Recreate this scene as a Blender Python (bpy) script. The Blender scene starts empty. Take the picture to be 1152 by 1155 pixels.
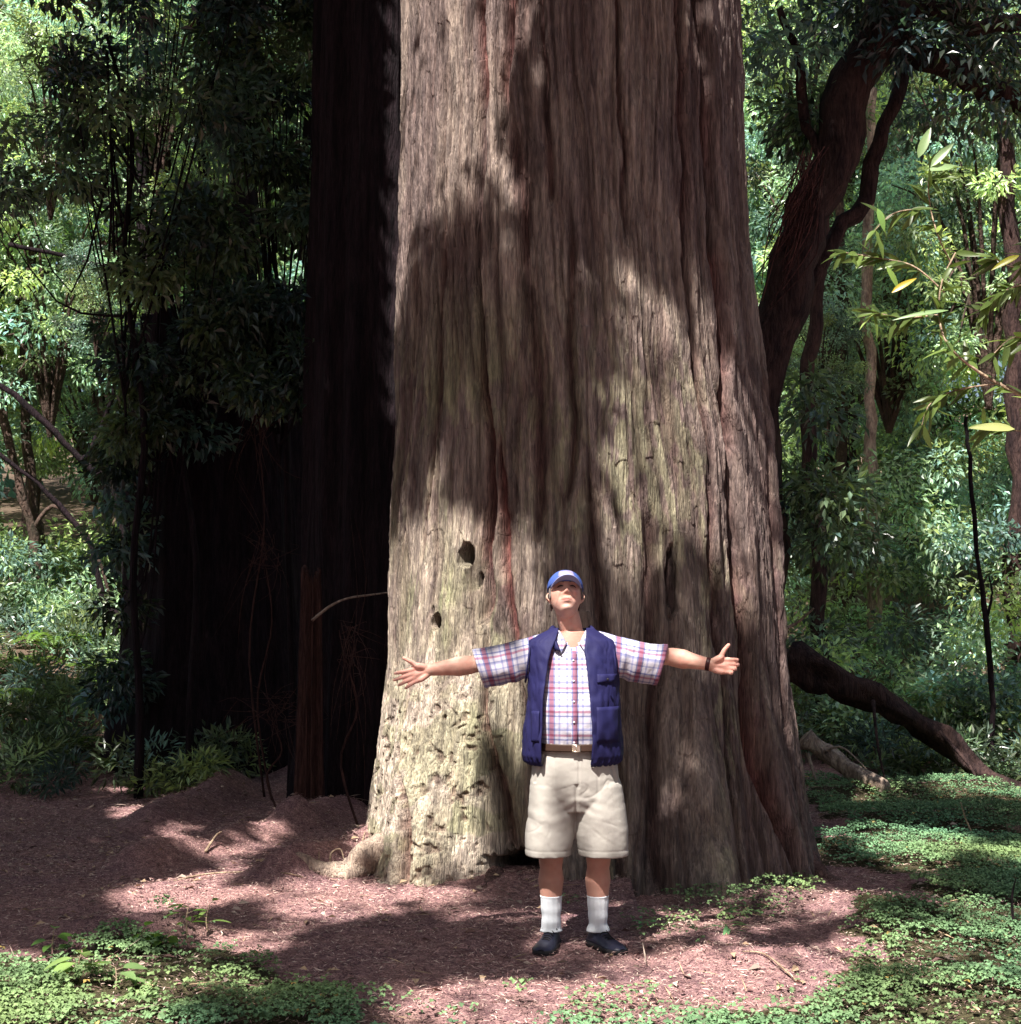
import bpy, math, random
import numpy as np
from mathutils import Vector, Matrix, noise as mnoise
R = math.radians
scene = bpy.context.scene
col = scene.collection
# ------------------------------------------------------------------ camera
CZ, TILT, F = 1.58, R(4.2), 1684.0
cd = bpy.data.cameras.new('camera'); cam = bpy.data.objects.new('camera', cd); col.objects.link(cam)
cd.sensor_fit = 'HORIZONTAL'; cd.sensor_width = 36; cd.lens = 36 * F / 1152
cd.clip_start = .1; cd.clip_end = 600
cam.location = (0, 0, CZ); cam.rotation_euler = (R(90) + TILT, 0, 0)
scene.camera = cam
# ------------------------------------------------------------------ light
SUN_EL, SUN_AZ = R(58), R(-24)          # azimuth: from behind the camera, a little to the left
SD = np.array([math.sin(SUN_AZ) * math.cos(SUN_EL), -math.cos(SUN_AZ) * math.cos(SUN_EL), math.sin(SUN_EL)])  # towards the sun
w = bpy.data.worlds.new("World"); scene.world = w; w.use_nodes = True
nt = w.node_tree; sky = nt.nodes.new('ShaderNodeTexSky'); sky.sky_type = 'NISHITA'; sky.sun_disc = False
sky.sun_elevation = SUN_EL; sky.sun_rotation = math.atan2(SD[0], SD[1])
sky.air_density = 1.0; sky.dust_density = 4.0
nt.links.new(sky.outputs[0], nt.nodes['Background'].inputs[0]); nt.nodes['Background'].inputs[1].default_value = .05
sl = bpy.data.lights.new('sun', 'SUN'); sl.energy = 5.0; sl.angle = R(.5); sl.color = (1, .94, .86)
sun = bpy.data.objects.new('sun', sl); col.objects.link(sun)
sun.rotation_euler = Vector(SD).to_track_quat('Z', 'Y').to_euler()
scene.view_settings.view_transform = 'Standard'; scene.view_settings.look = 'None'
scene.view_settings.exposure = 1.62; scene.view_settings.gamma = 1
scene.cycles.max_bounces = 6; scene.cycles.diffuse_bounces = 3; scene.cycles.glossy_bounces = 2
scene.cycles.transparent_max_bounces = 8; scene.cycles.transmission_bounces = 3

# ------------------------------------------------------------------ helpers
def ray(px, py):
    r = np.array([1., 0, 0]); f = np.array([0, math.cos(TILT), math.sin(TILT)]); u = np.array([0, -math.sin(TILT), math.cos(TILT)])
    return f + r * (px - 576) / F + u * (577.5 - py) / F
def at(px, py, Y):
    d = ray(px, py); return np.array([0, 0, CZ]) + d * (Y / d[1])
def to_px(P):
    P = np.asarray(P, float) - np.array([0, 0, CZ]); f = np.array([0, math.cos(TILT), math.sin(TILT)]); u = np.array([0, -math.sin(TILT), math.cos(TILT)])
    d = P @ f; return 576 + F * P[..., 0] / d, 577.5 - F * (P @ u) / d
def on_ground(px, py, z=0.):
    d = ray(px, py); t = (z - CZ) / d[2]; return np.array([0, 0, CZ]) + d * t
def h2(ix, iy, seed):
    ix = ix.astype(np.int64).astype(np.uint32); iy = iy.astype(np.int64).astype(np.uint32)
    h = ix * np.uint32(374761393) + iy * np.uint32(668265263) + np.uint32(seed * 2246822519 % 4294967296)
    h = (h ^ (h >> np.uint32(13))) * np.uint32(1274126177); h = h ^ (h >> np.uint32(16))
    return h.astype(np.float64) / 4294967295.
def vn(x, y, seed=0):
    x = np.asarray(x, float); y = np.asarray(y, float)
    ix = np.floor(x); iy = np.floor(y); fx = x - ix; fy = y - iy
    fx = fx * fx * (3 - 2 * fx); fy = fy * fy * (3 - 2 * fy)
    a = h2(ix, iy, seed); b = h2(ix + 1, iy, seed); c = h2(ix, iy + 1, seed); d = h2(ix + 1, iy + 1, seed)
    return (a * (1 - fx) + b * fx) * (1 - fy) + (c * (1 - fx) + d * fx) * fy
def fbm(x, y, o=4, seed=0):
    s = 0; a = .5; t = 0
    for i in range(o):
        s = s + a * vn(x * 2**i, y * 2**i, seed + i * 17); t += a; a *= .5
    return s / t
def sst(x, a, b):
    t = np.clip((np.asarray(x, float) - a) / (b - a), 0, 1); return t * t * (3 - 2 * t)

def tag(o, label=None, cat=None, group=None, kind=None):
    if label: o['label'] = label
    if cat: o['category'] = cat
    if group: o['group'] = group
    if kind: o['kind'] = kind
    return o
def empty(name, loc, rz=0, **k):
    o = bpy.data.objects.new(name, None); col.objects.link(o); o.location = [float(c) for c in loc]; o.rotation_euler = (0, 0, rz)
    tag(o, **k); return o
def npmesh(name, V, Q, mat, parent=None, smooth=True, color=None, uv=None, tri=False):
    """mesh from numpy arrays; V in world coordinates unless the parent is an Empty, whose location is then taken off"""
    V = np.asarray(V, np.float64)
    if parent is not None:
        L = np.array(parent.matrix_basis.translation) if parent.parent is None else np.array(parent.parent.matrix_basis.translation)
        V = V - L
    me = bpy.data.meshes.new(name); k = 3 if tri else 4
    Q = np.asarray(Q, np.int32).reshape(-1, k)
    me.vertices.add(len(V)); me.vertices.foreach_set('co', V.astype(np.float32).ravel())
    me.loops.add(Q.size); me.loops.foreach_set('vertex_index', Q.ravel())
    me.polygons.add(len(Q)); me.polygons.foreach_set('loop_start', np.arange(0, Q.size, k, dtype=np.int32))
    me.update(calc_edges=True)
    me.polygons.foreach_set('use_smooth', np.full(len(Q), smooth))
    if color is not None:
        c = np.ones((len(V), 4), np.float32); c[:, :color.shape[1]] = color
        a = me.color_attributes.new('tint', 'FLOAT_COLOR', 'POINT'); a.data.foreach_set('color', c.ravel())
    if uv is not None:
        l = me.uv_layers.new(name='uv'); l.data.foreach_set('uv', np.asarray(uv, np.float32)[Q.ravel()].ravel())
    me.validate(); me.materials.append(mat)
    o = bpy.data.objects.new(name, me); col.objects.link(o)
    if parent is not None:
        o.parent = parent
    return o
class MB:
    """collects quads/tris"""
    def __init__(s): s.v = []; s.f = []; s.c = []; s.n = 0
    def add(s, V, Fs, c=None):
        V = np.asarray(V, float); s.v.append(V); s.c.append(np.tile(np.array(c if c is not None else (1, 1, 1), float), (len(V), 1)) if (c is None or np.ndim(c) == 1) else np.asarray(c))
        s.f.append(np.asarray(Fs, int) + s.n); s.n += len(V)
    def tube(s, P, rad, n=8, c=None, rough=0., seed=0, cap=True):
        P = np.asarray(P, float); rad = np.broadcast_to(np.asarray(rad, float), (len(P),))
        T = np.gradient(P, axis=0); T /= np.linalg.norm(T, axis=1)[:, None] + 1e-9
        ref = np.array([0, 0, 1.]) if abs(T[0][2]) < .8 else np.array([1., 0, 0])
        V = []; a = np.linspace(0, 2 * math.pi, n, endpoint=False)
        for i in range(len(P)):
            u = np.cross(T[i], ref); u /= np.linalg.norm(u) + 1e-9; v = np.cross(T[i], u); ref = np.cross(u, T[i]) if True else ref
            rr = rad[i] * (1 + (rough * (vn(a * 1.6 + 9, np.full(n, i * .45 + seed * 7.7), seed) - .5) * 2 if rough else 0))
            V.append(P[i] + (np.cos(a) * rr)[:, None] * u + (np.sin(a) * rr)[:, None] * v)
        V = np.concatenate(V); Q = []
        for i in range(len(P) - 1):
            for j in range(n):
                k = (j + 1) % n; Q.append((i * n + j, i * n + k, (i + 1) * n + k, (i + 1) * n + j))
        if cap:
            b = len(V); V = np.vstack([V, P[0], P[-1]])
            for j in range(n):
                k = (j + 1) % n; Q.append((b, k, j, b)); Q.append((b + 1, (len(P) - 1) * n + j, (len(P) - 1) * n + k, b + 1))
        s.add(V, Q, c)
    def build(s, name, mat, parent=None, smooth=True, uv=None):
        V = np.concatenate(s.v); C = np.concatenate(s.c); Fs = np.concatenate(s.f)
        L = np.zeros(3)
        if parent is not None:
            L = np.array(parent.matrix_basis.translation) if parent.parent is None else np.array(parent.parent.matrix_basis.translation)
        me = bpy.data.meshes.new(name)
        fl = [tuple(dict.fromkeys(f)) for f in Fs.tolist()]
        me.from_pydata((V - L).tolist(), [], fl); me.update()
        me.polygons.foreach_set('use_smooth', np.full(len(me.polygons), smooth))
        c = np.ones((len(V), 4), np.float32); c[:, :3] = C
        a = me.color_attributes.new('tint', 'FLOAT_COLOR', 'POINT'); a.data.foreach_set('color', c.ravel())
        me.materials.append(mat)
        o = bpy.data.objects.new(name, me); col.objects.link(o)
        if parent is not None: o.parent = parent
        return o
def smoothline(P, n):
    P = np.asarray(P, float)
    t = np.linspace(0, 1, len(P)); T = np.linspace(0, 1, n)
    # catmull-rom
    out = []
    for u in T:
        x = u * (len(P) - 1); i = min(int(x), len(P) - 2); f = x - i
        p0 = P[max(i - 1, 0)]; p1 = P[i]; p2 = P[i + 1]; p3 = P[min(i + 2, len(P) - 1)]
        out.append(.5 * ((2 * p1) + (-p0 + p2) * f + (2 * p0 - 5 * p1 + 4 * p2 - p3) * f * f + (-p0 + 3 * p1 - 3 * p2 + p3) * f**3))
    return np.array(out)

def leaves(P, D, N, L, W, col3, fold=.25):
    """one folded 4-point leaf (2 quads as 6 verts) per row"""
    P = np.asarray(P); n = len(P)
    D = D / (np.linalg.norm(D, axis=1)[:, None] + 1e-9); S = np.cross(D, N); S /= np.linalg.norm(S, axis=1)[:, None] + 1e-9
    U = np.cross(S, D); L = np.broadcast_to(L, (n,))[:, None]; W = np.broadcast_to(W, (n,))[:, None]
    a = P; m = P + D * L * .45 - U * W * fold * .3; t = P + D * L - U * W * .2
    l = P + D * L * .45 - S * W * .5 + U * W * fold; r = P + D * L * .45 + S * W * .5 + U * W * fold
    V = np.stack([a, l, t, m, r], 1).reshape(-1, 3)
    b = np.arange(n)[:, None] * 5
    Q = np.concatenate([b + np.array([[0, 3, 2, 1]]), b + np.array([[0, 4, 2, 3]])], 1).reshape(-1, 4)
    return V, Q, np.repeat(col3, 5, axis=0)

# ------------------------------------------------------------------ materials
def mat(name):
    m = bpy.data.materials.new(name); m.use_nodes = True; nt = m.node_tree
    return m, nt, nt.nodes['Principled BSDF']
def N(nt, t, **k):
    n = nt.nodes.new(t)
    for a, b in k.items():
        if a.startswith('i_'):
            n.inputs[a[2:].replace('_', ' ')].default_value = b
        else: setattr(n, a, b)
    return n
def noise_mix(nt, vec, scale, c1, c2, detail=6, lo=.35, hi=.65, stretch=None):
    tx = N(nt, 'ShaderNodeTexNoise'); tx.inputs['Scale'].default_value = scale; tx.inputs['Detail'].default_value = detail
    v = vec
    if stretch:
        mp = N(nt, 'ShaderNodeMapping'); mp.inputs['Scale'].default_value = stretch; nt.links.new(vec, mp.inputs[0]); v = mp.outputs[0]
    nt.links.new(v, tx.inputs['Vector'])
    mr = N(nt, 'ShaderNodeMapRange'); mr.inputs[1].default_value = lo; mr.inputs[2].default_value = hi; nt.links.new(tx.outputs['Fac'], mr.inputs[0])
    mx = N(nt, 'ShaderNodeMix', data_type='RGBA'); nt.links.new(mr.outputs[0], mx.inputs[0])
    for i, c in ((6, c1), (7, c2)):
        if isinstance(c, tuple): mx.inputs[i].default_value = (*c, 1)
        else: nt.links.new(c, mx.inputs[i])
    return mx.outputs[2], tx
def mul(nt, a, b):
    mx = N(nt, 'ShaderNodeMix', data_type='RGBA', blend_type='MULTIPLY'); mx.inputs[0].default_value = 1
    for i, c in ((6, a), (7, b)):
        if isinstance(c, tuple): mx.inputs[i].default_value = (*c, 1)
        else: nt.links.new(c, mx.inputs[i])
    return mx.outputs[2]
def bump(nt, b, h, strength=.5, dist=.01):
    bn = N(nt, 'ShaderNodeBump'); bn.inputs['Strength'].default_value = strength; bn.inputs['Distance'].default_value = dist
    nt.links.new(h, bn.inputs['Height']); nt.links.new(bn.outputs[0], b.inputs['Normal'])
def attr(nt, name='tint'):
    a = N(nt, 'ShaderNodeAttribute'); a.attribute_name = name; return a.outputs['Color']

def bark_mat(name, base, dark, stretch=(30, 30, 3), bs=.8, use_tint=True):
    m, nt, b = mat(name); g = N(nt, 'ShaderNodeTexCoord').outputs['Object']
    c, t1 = noise_mix(nt, g, 1.0, base, dark, 8, .38, .66, stretch)
    c2, t2 = noise_mix(nt, g, 1.0, (1.15, 1.12, 1.1), (.6, .58, .62), 5, .3, .7, tuple(s * 4 for s in stretch))
    c = mul(nt, c, c2)
    if use_tint: c = mul(nt, c, attr(nt))
    nt.links.new(c, b.inputs['Base Color']); b.inputs['Roughness'].default_value = .95; b.inputs['Specular IOR Level'].default_value = .15
    ad = N(nt, 'ShaderNodeMath', operation='ADD'); nt.links.new(t1.outputs['Fac'], ad.inputs[0]); nt.links.new(t2.outputs['Fac'], ad.inputs[1])
    bump(nt, b, ad.outputs[0], bs, .03)
    return m
def leaf_mat(name, base, trans=(.12, .2, .02), rough=.38, spec=.5, tf=.3):
    m, nt, b = mat(name)
    t = attr(nt); c = mul(nt, t, base)
    nt.links.new(c, b.inputs['Base Color']); b.inputs['Roughness'].default_value = rough; b.inputs['Specular IOR Level'].default_value = spec
    tr = N(nt, 'ShaderNodeBsdfTranslucent'); tc = mul(nt, t, trans); nt.links.new(tc, tr.inputs[0])
    mx = N(nt, 'ShaderNodeMixShader'); mx.inputs[0].default_value = tf
    nt.links.new(b.outputs[0], mx.inputs[1]); nt.links.new(tr.outputs[0], mx.inputs[2])
    nt.links.new(mx.outputs[0], nt.nodes['Material Output'].inputs[0])
    return m
M = {}
M['trunk'] = bark_mat('redwood_bark', (1.15, 1.12, 1.1), (.62, .6, .62), (26, 26, 2.6), .9)
M['bark_dark'] = bark_mat('shaded_bark', (.021, .013, .017), (.007, .005, .007), (22, 22, 3), .9)  # bark darkened to put the deep shade into its colour
M['bark_moss'] = bark_mat('mossy_bark', (.09, .06, .05), (.035, .03, .022), (9, 9, 5), .9)
M['bark_mid'] = bark_mat('brown_bark', (.062, .038, .034), (.022, .014, .015), (14, 14, 3), .9)
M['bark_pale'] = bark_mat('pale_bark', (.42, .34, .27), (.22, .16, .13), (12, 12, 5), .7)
M['twig'] = bark_mat('twig_bark', (.40, .31, .22), (.22, .16, .11), (20, 20, 20), .4)
M['fiber'] = bark_mat('bark_fibre', (.085, .042, .036), (.035, .018, .018), (40, 40, 4), .5)
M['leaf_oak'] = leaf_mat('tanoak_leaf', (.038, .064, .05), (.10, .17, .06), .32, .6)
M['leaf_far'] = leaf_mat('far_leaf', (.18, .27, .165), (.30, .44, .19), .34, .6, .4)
M['leaf_laurel'] = leaf_mat('laurel_leaf', (.11, .165, .052), (.18, .27, .055), .36, .45, .35)
M['leaf_redwood'] = leaf_mat('redwood_needles', (.04, .07, .03), (.07, .12, .03), .5, .3, .25)
M['fern'] = leaf_mat('fern_frond', (.075, .14, .03), (.16, .28, .03), .45, .35, .35)
M['clover'] = leaf_mat('sorrel_leaf', (.145, .25, .13), (.14, .23, .09), .6, .18, .2)
M['litter'] = leaf_mat('dry_needles', (1, 1, 1), (.25, .16, .12), .9, .1, .1)
# ------------------------------------------------------------------ terrain
# ridges of litter over roots: (px0,py0, px1,py1, height, width)
RIDG = []
for (a, b, c, d, h, wd) in [(150, 984, 330, 938, .10, .17), (330, 938, 420, 905, .13, .2), (120, 1020, 430, 985, .05, .22),
                            (170, 930, 260, 895, .13, .24), (350, 880, 440, 850, .22, .32), (320, 1000, 440, 965, .08, .14),
                            (920, 905, 1100, 895, .12, .35), (960, 935, 1152, 925, .10, .35), (880, 1020, 1010, 1035, .09, .2),
                            (1010, 1050, 1152, 1030, .07, .25), (800, 1085, 900, 1088, .07, .13), (60, 1060, 200, 1052, .06, .2)]:
    p = on_ground(a, b); q = on_ground(c, d); RIDG.append((p[0], p[1], q[0], q[1], h, wd))
def H(x, y):
    x = np.asarray(x, float); y = np.asarray(y, float)
    flat = np.exp(-(((x - .3) / .8)**2 + ((y - 7.3) / .8)**2))
    z = (fbm(x * .55 + 3, y * .55, 3, 5) - .5) * .16 * (1 - flat) * sst(y, 3, 8)
    z = z + (fbm(x * 3, y * 3, 3, 8) - .5) * .05 * (1 - .8 * flat)
    for (x0, y0, x1, y1, h, wd) in RIDG:
        dx, dy = x1 - x0, y1 - y0; t = np.clip(((x - x0) * dx + (y - y0) * dy) / (dx * dx + dy * dy), 0, 1)
        d = np.hypot(x - x0 - t * dx, y - y0 - t * dy); z = z + h * (1.5 if x0 < 0 else 1.) * np.exp(-(d / wd)**2) * (.8 + .4 * vn(x * 3, y * 3, 12))
    # litter piled round the great trunk
    d = np.hypot(x - TX, y - TY); z = z + .10 * np.exp(-np.maximum(d - 1.5, 0) / .5) * (x < TX + .2) + .03 * np.exp(-np.maximum(d - 1.5, 0) / .5)
    # bank rising at the back
    z = z + sst(y, 14, 23) * 1.5 + np.maximum(y - 23, 0) * .16
    z = z + sst(-x, 3.2, 6) * sst(y, 13, 18) * .5
    return z
TY = 10.28; TX = (660 - 576) / F * TY
HM = 0.; HM = float(H(np.array([.32]), np.array([7.3]))[0])
_H0 = H
def H(x, y):
    x = np.asarray(x, float); y = np.asarray(y, float)
    return _H0(x, y) - HM * np.exp(-(((x - .32) / .9)**2 + ((y - 7.3) / .9)**2))
def Hs(x, y): return float(H(np.array([x]), np.array([y]))[0])
def gpt(px, py):
    """point of the terrain seen at a pixel of the photograph"""
    d = ray(px, py); lo, hi = 2., 60.; Y = np.linspace(3, 60, 1500)
    P = np.array([0, 0, CZ])[None] + d[None] * (Y / d[1])[:, None]
    below = P[:, 2] < H(P[:, 0], P[:, 1]); i = int(np.argmax(below)) if below.any() else len(Y) - 1
    return P[i]

# colour zones of the ground: 1 where sorrel grows
def inpoly(x, y, poly):
    x = np.asarray(x, float); y = np.asarray(y, float); ins = np.zeros(x.shape, bool); n = len(poly)
    for i in range(n):
        x0, y0 = poly[i]; x1, y1 = poly[(i + 1) % n]
        c = ((y0 > y) != (y1 > y)); xi = (x1 - x0) * (y - y0) / (y1 - y0 + 1e-12) + x0
        ins ^= c & (x < xi)
    return ins
def gpoly(pts): return [tuple(gpt(a, b)[:2]) for a, b in pts]
GREEN = [gpoly(p) for p in [
    [(-200, 1062), (60, 1050), (130, 1062), (210, 1060), (300, 1080), (370, 1110), (420, 1150), (450, 1190), (-200, 1190)],
    [(925, 925), (1400, 915), (1400, 1230), (780, 1230), (790, 1140), (930, 1118), (960, 1075), (960, 1045), (1060, 1012), (1050, 985), (960, 985), (925, 965)],
    [(905, 880), (1400, 860), (1400, 925), (920, 925)],
]]
THIN = [gpoly(p) for p in [
    [(790, 1000), (900, 990), (960, 1010), (930, 1030), (870, 1050), (820, 1060), (780, 1030)],
    [(700, 1040), (760, 1025), (790, 1060), (720, 1070)], [(240, 1085), (330, 1110), (520, 1150), (400, 1180), (300, 1120)],
    [(600, 1150), (900, 1120), (900, 1200), (500, 1200)], [(150, 1030), (240, 1040), (300, 1075), (200, 1062)]]]
def green_at(x, y):
    jx = (fbm(x * 2.2, y * 2.2, 3, 31) - .5) * .7; jy = (fbm(x * 2.2, y * 2.2, 3, 32) - .5) * .9
    g = np.zeros(np.shape(x))
    for p in GREEN: g = np.maximum(g, inpoly(x + jx, y + jy, p) * 1.)
    for p in THIN: g = np.maximum(g, inpoly(x + jx, y + jy, p) * .28)
    return g
def ground():
    xs = np.concatenate([-np.geomspace(120, 5.2, 40), np.arange(-5, 5.001, .02), np.geomspace(5.2, 120, 40)])
    ys = np.concatenate([[-120, -80, -50, -30, -18, -10, -5, 0, 3, 4.5], np.arange(5.2, 15, .02), np.arange(15, 24, .12), np.geomspace(24.2, 260, 50)])
    X, Y = np.meshgrid(xs, ys); Z = H(X, Y)
    near = sst(Y, 3, 5.5) * (1 - sst(Y, 15, 20)) * (1 - sst(np.abs(X), 5, 7))
    Z += near * ((fbm(X * 12, Y * 12, 3, 3) - .5) * .03 + (vn(X * 45, Y * 45, 4) - .5) * .010)
    n, m = X.shape; V = np.stack([X, Y, Z], -1).reshape(-1, 3)
    i = np.arange(n * m).reshape(n, m); Q = np.stack([i[:-1, :-1], i[:-1, 1:], i[1:, 1:], i[1:, :-1]], -1).reshape(-1, 4)
    g = green_at(X, Y).reshape(-1); g = np.maximum(g, (sst(Y, 15, 19) * .8).reshape(-1))
    C = np.stack([g, g, g], 1)
    m, nt, b = mat('forest_floor'); tc = N(nt, 'ShaderNodeTexCoord').outputs['Object']
    c, t1 = noise_mix(nt, tc, 26, (.42, .285, .275), (.20, .125, .135), 9, .3, .7)
    c2, t2 = noise_mix(nt, tc, 110, (1.3, 1.2, 1.15), (.45, .42, .45), 4, .35, .65)
    c3, t3 = noise_mix(nt, tc, 1.7, (1.1, 1.05, 1.0), (.75, .72, .78), 4, .3, .7)
    c = mul(nt, mul(nt, c, c2), c3)
    soil = mul(nt, (.065, .062, .035), c2)
    mx = N(nt, 'ShaderNodeMix', data_type='RGBA'); nt.links.new(attr(nt), mx.inputs[0]); nt.links.new(c, mx.inputs[6]); nt.links.new(soil, mx.inputs[7])
    nt.links.new(mx.outputs[2], b.inputs['Base Color']); b.inputs['Roughness'].default_value = 1; b.inputs['Specular IOR Level'].default_value = .1
    ad = N(nt, 'ShaderNodeMath', operation='ADD'); nt.links.new(t1.outputs['Fac'], ad.inputs[0]); nt.links.new(t2.outputs['Fac'], ad.inputs[1])
    bump(nt, b, ad.outputs[0], .9, .02)
    o = npmesh('ground', V, Q, m, color=C); o['kind'] = 'structure'
ground()

# ------------------------------------------------------------------ the great redwood
PYS = [-60, 0, 100, 200, 300, 400, 480, 560, 650, 740, 800, 850, 920, 970, 1010]
XL = [453, 454, 455, 454, 451, 451, 452, 448, 445, 442, 434, 427, 418, 410, 402]
XR = [843, 843, 846, 848, 853, 864, 871, 878, 884, 889, 897, 905, 916, 927, 934]
def silh():
    zs, xc, rr = [], [], []
    for py, l, r in zip(PYS, XL, XR):
        z = at(650, py, TY)[2] if py < 985 else 0.0 - (py - 985) * .004
        a, b = (l - 576) / F, (r - 576) / F          # tangents of the two edges (x/y)
        # cylinder at (xc,TY) radius R tangent to lines x = a*y and x = b*y
        A = np.array([[1, math.sqrt(1 + a * a)], [-1, math.sqrt(1 + b * b)]])
        # xc - a*TY = R*sqrt(1+a^2) ; b*TY - xc = R*sqrt(1+b^2)
        s = math.sqrt(1 + a * a) + math.sqrt(1 + b * b); Rr = (b - a) * TY / s; x = a * TY + Rr * math.sqrt(1 + a * a)
        zs.append(z); xc.append(x); rr.append(Rr)
    o = np.argsort(zs); return np.array(zs)[o], np.array(xc)[o], np.array(rr)[o]
SZ, SX, SR = silh()
SZ = np.concatenate([[-1.0], SZ, [14, 32, 46]]); SX = np.concatenate([[SX[0]], SX, [SX[-1], SX[-1], SX[-1]]]); SR = np.concatenate([[SR[0] + .12], SR, [SR[-1] * .88, SR[-1] * .6, .15]])
def trunk_xr(z): return np.interp(z, SZ, SX), np.interp(z, SZ, SR)
def to_tz(px, py):
    """pixel -> (arc length s, height z) on the trunk; s = theta * 1.35, theta 0 faces the camera, + to the right"""
    z = at(px, py, TY - 1.0)[2]
    for _ in range(3):
        xc, r = trunk_xr(z); d = ray(px, py); k = d[0] / d[1]
        # intersect x=k*y with circle
        A = 1 + k * k; B = -2 * (k * xc + TY); C = xc * xc + TY * TY - r * r; disc = max(B * B - 4 * A * C, 0); y = (-B - math.sqrt(disc)) / (2 * A)
        z = at(px, py, y)[2]
    th = math.atan2(k * y - xc, TY - y); return th * 1.35, z
# cracks: pixel polylines, width (m), depth (m), redness
CRACKS = [([(765, -40), (768, 100), (772, 200), (775, 300), (785, 420), (800, 520)], .030, .060, .35),
          ([(790, -40), (797, 100), (803, 220), (812, 330), (820, 450), (828, 540), (834, 620), (840, 700), (846, 790), (862, 880), (888, 970), (900, 1010)], .038, .11, .9),
          ([(575, -40), (573, 60), (566, 130), (558, 170)], .028, .08, .6),
          ([(543, 60), (541, 150), (536, 260), (540, 340), (546, 430), (552, 500), (552, 560), (548, 620), (548, 690)], .030, .07, .8),
          ([(585, 170), (592, 300), (604, 420), (610, 520), (606, 600)], .045, .05, .2),
          ([(645, 280), (646, 380), (648, 470), (640, 560)], .020, .055, .2),
          ([(560, 520), (570, 600), (577, 680), (585, 760), (590, 830)], .020, .05, .9),
          ([(548, 750), (552, 820), (560, 900), (566, 960)], .026, .07, .5),
          ([(478, 780), (474, 830), (482, 880), (492, 930), (490, 990)], .024, .07, .6),
          ([(700, 60), (704, 160), (707, 260)], .02, .04, .3), ([(612, 20), (618, 120), (622, 220)], .022, .05, .3),
          ([(735, 600), (736, 740), (742, 860), (750, 1000)], .04, .06, .1), ([(665, 560), (672, 640), (690, 760), (700, 900), (705, 1000)], .035, .05, .1),
          ([(800, 560), (806, 680), (816, 800), (830, 920), (838, 1000)], .03, .05, .2), ([(858, 420), (866, 560), (876, 700), (890, 850), (905, 980)], .028, .06, .3),
          ([(505, 260), (500, 380), (492, 500), (486, 600), (480, 700)], .022, .035, .3), ([(470, 300), (466, 450), (462, 600)], .03, .05, .2)]
HOLES = [(527, 627, .055, .085, .22), (503, 702, .045, .055, .16), (757, 655, .040, .21, .05), (575, 985, .17, .11, .35),
         (497, 688, .02, .03, .06), (540, 655, .015, .05, .06)]
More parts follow.
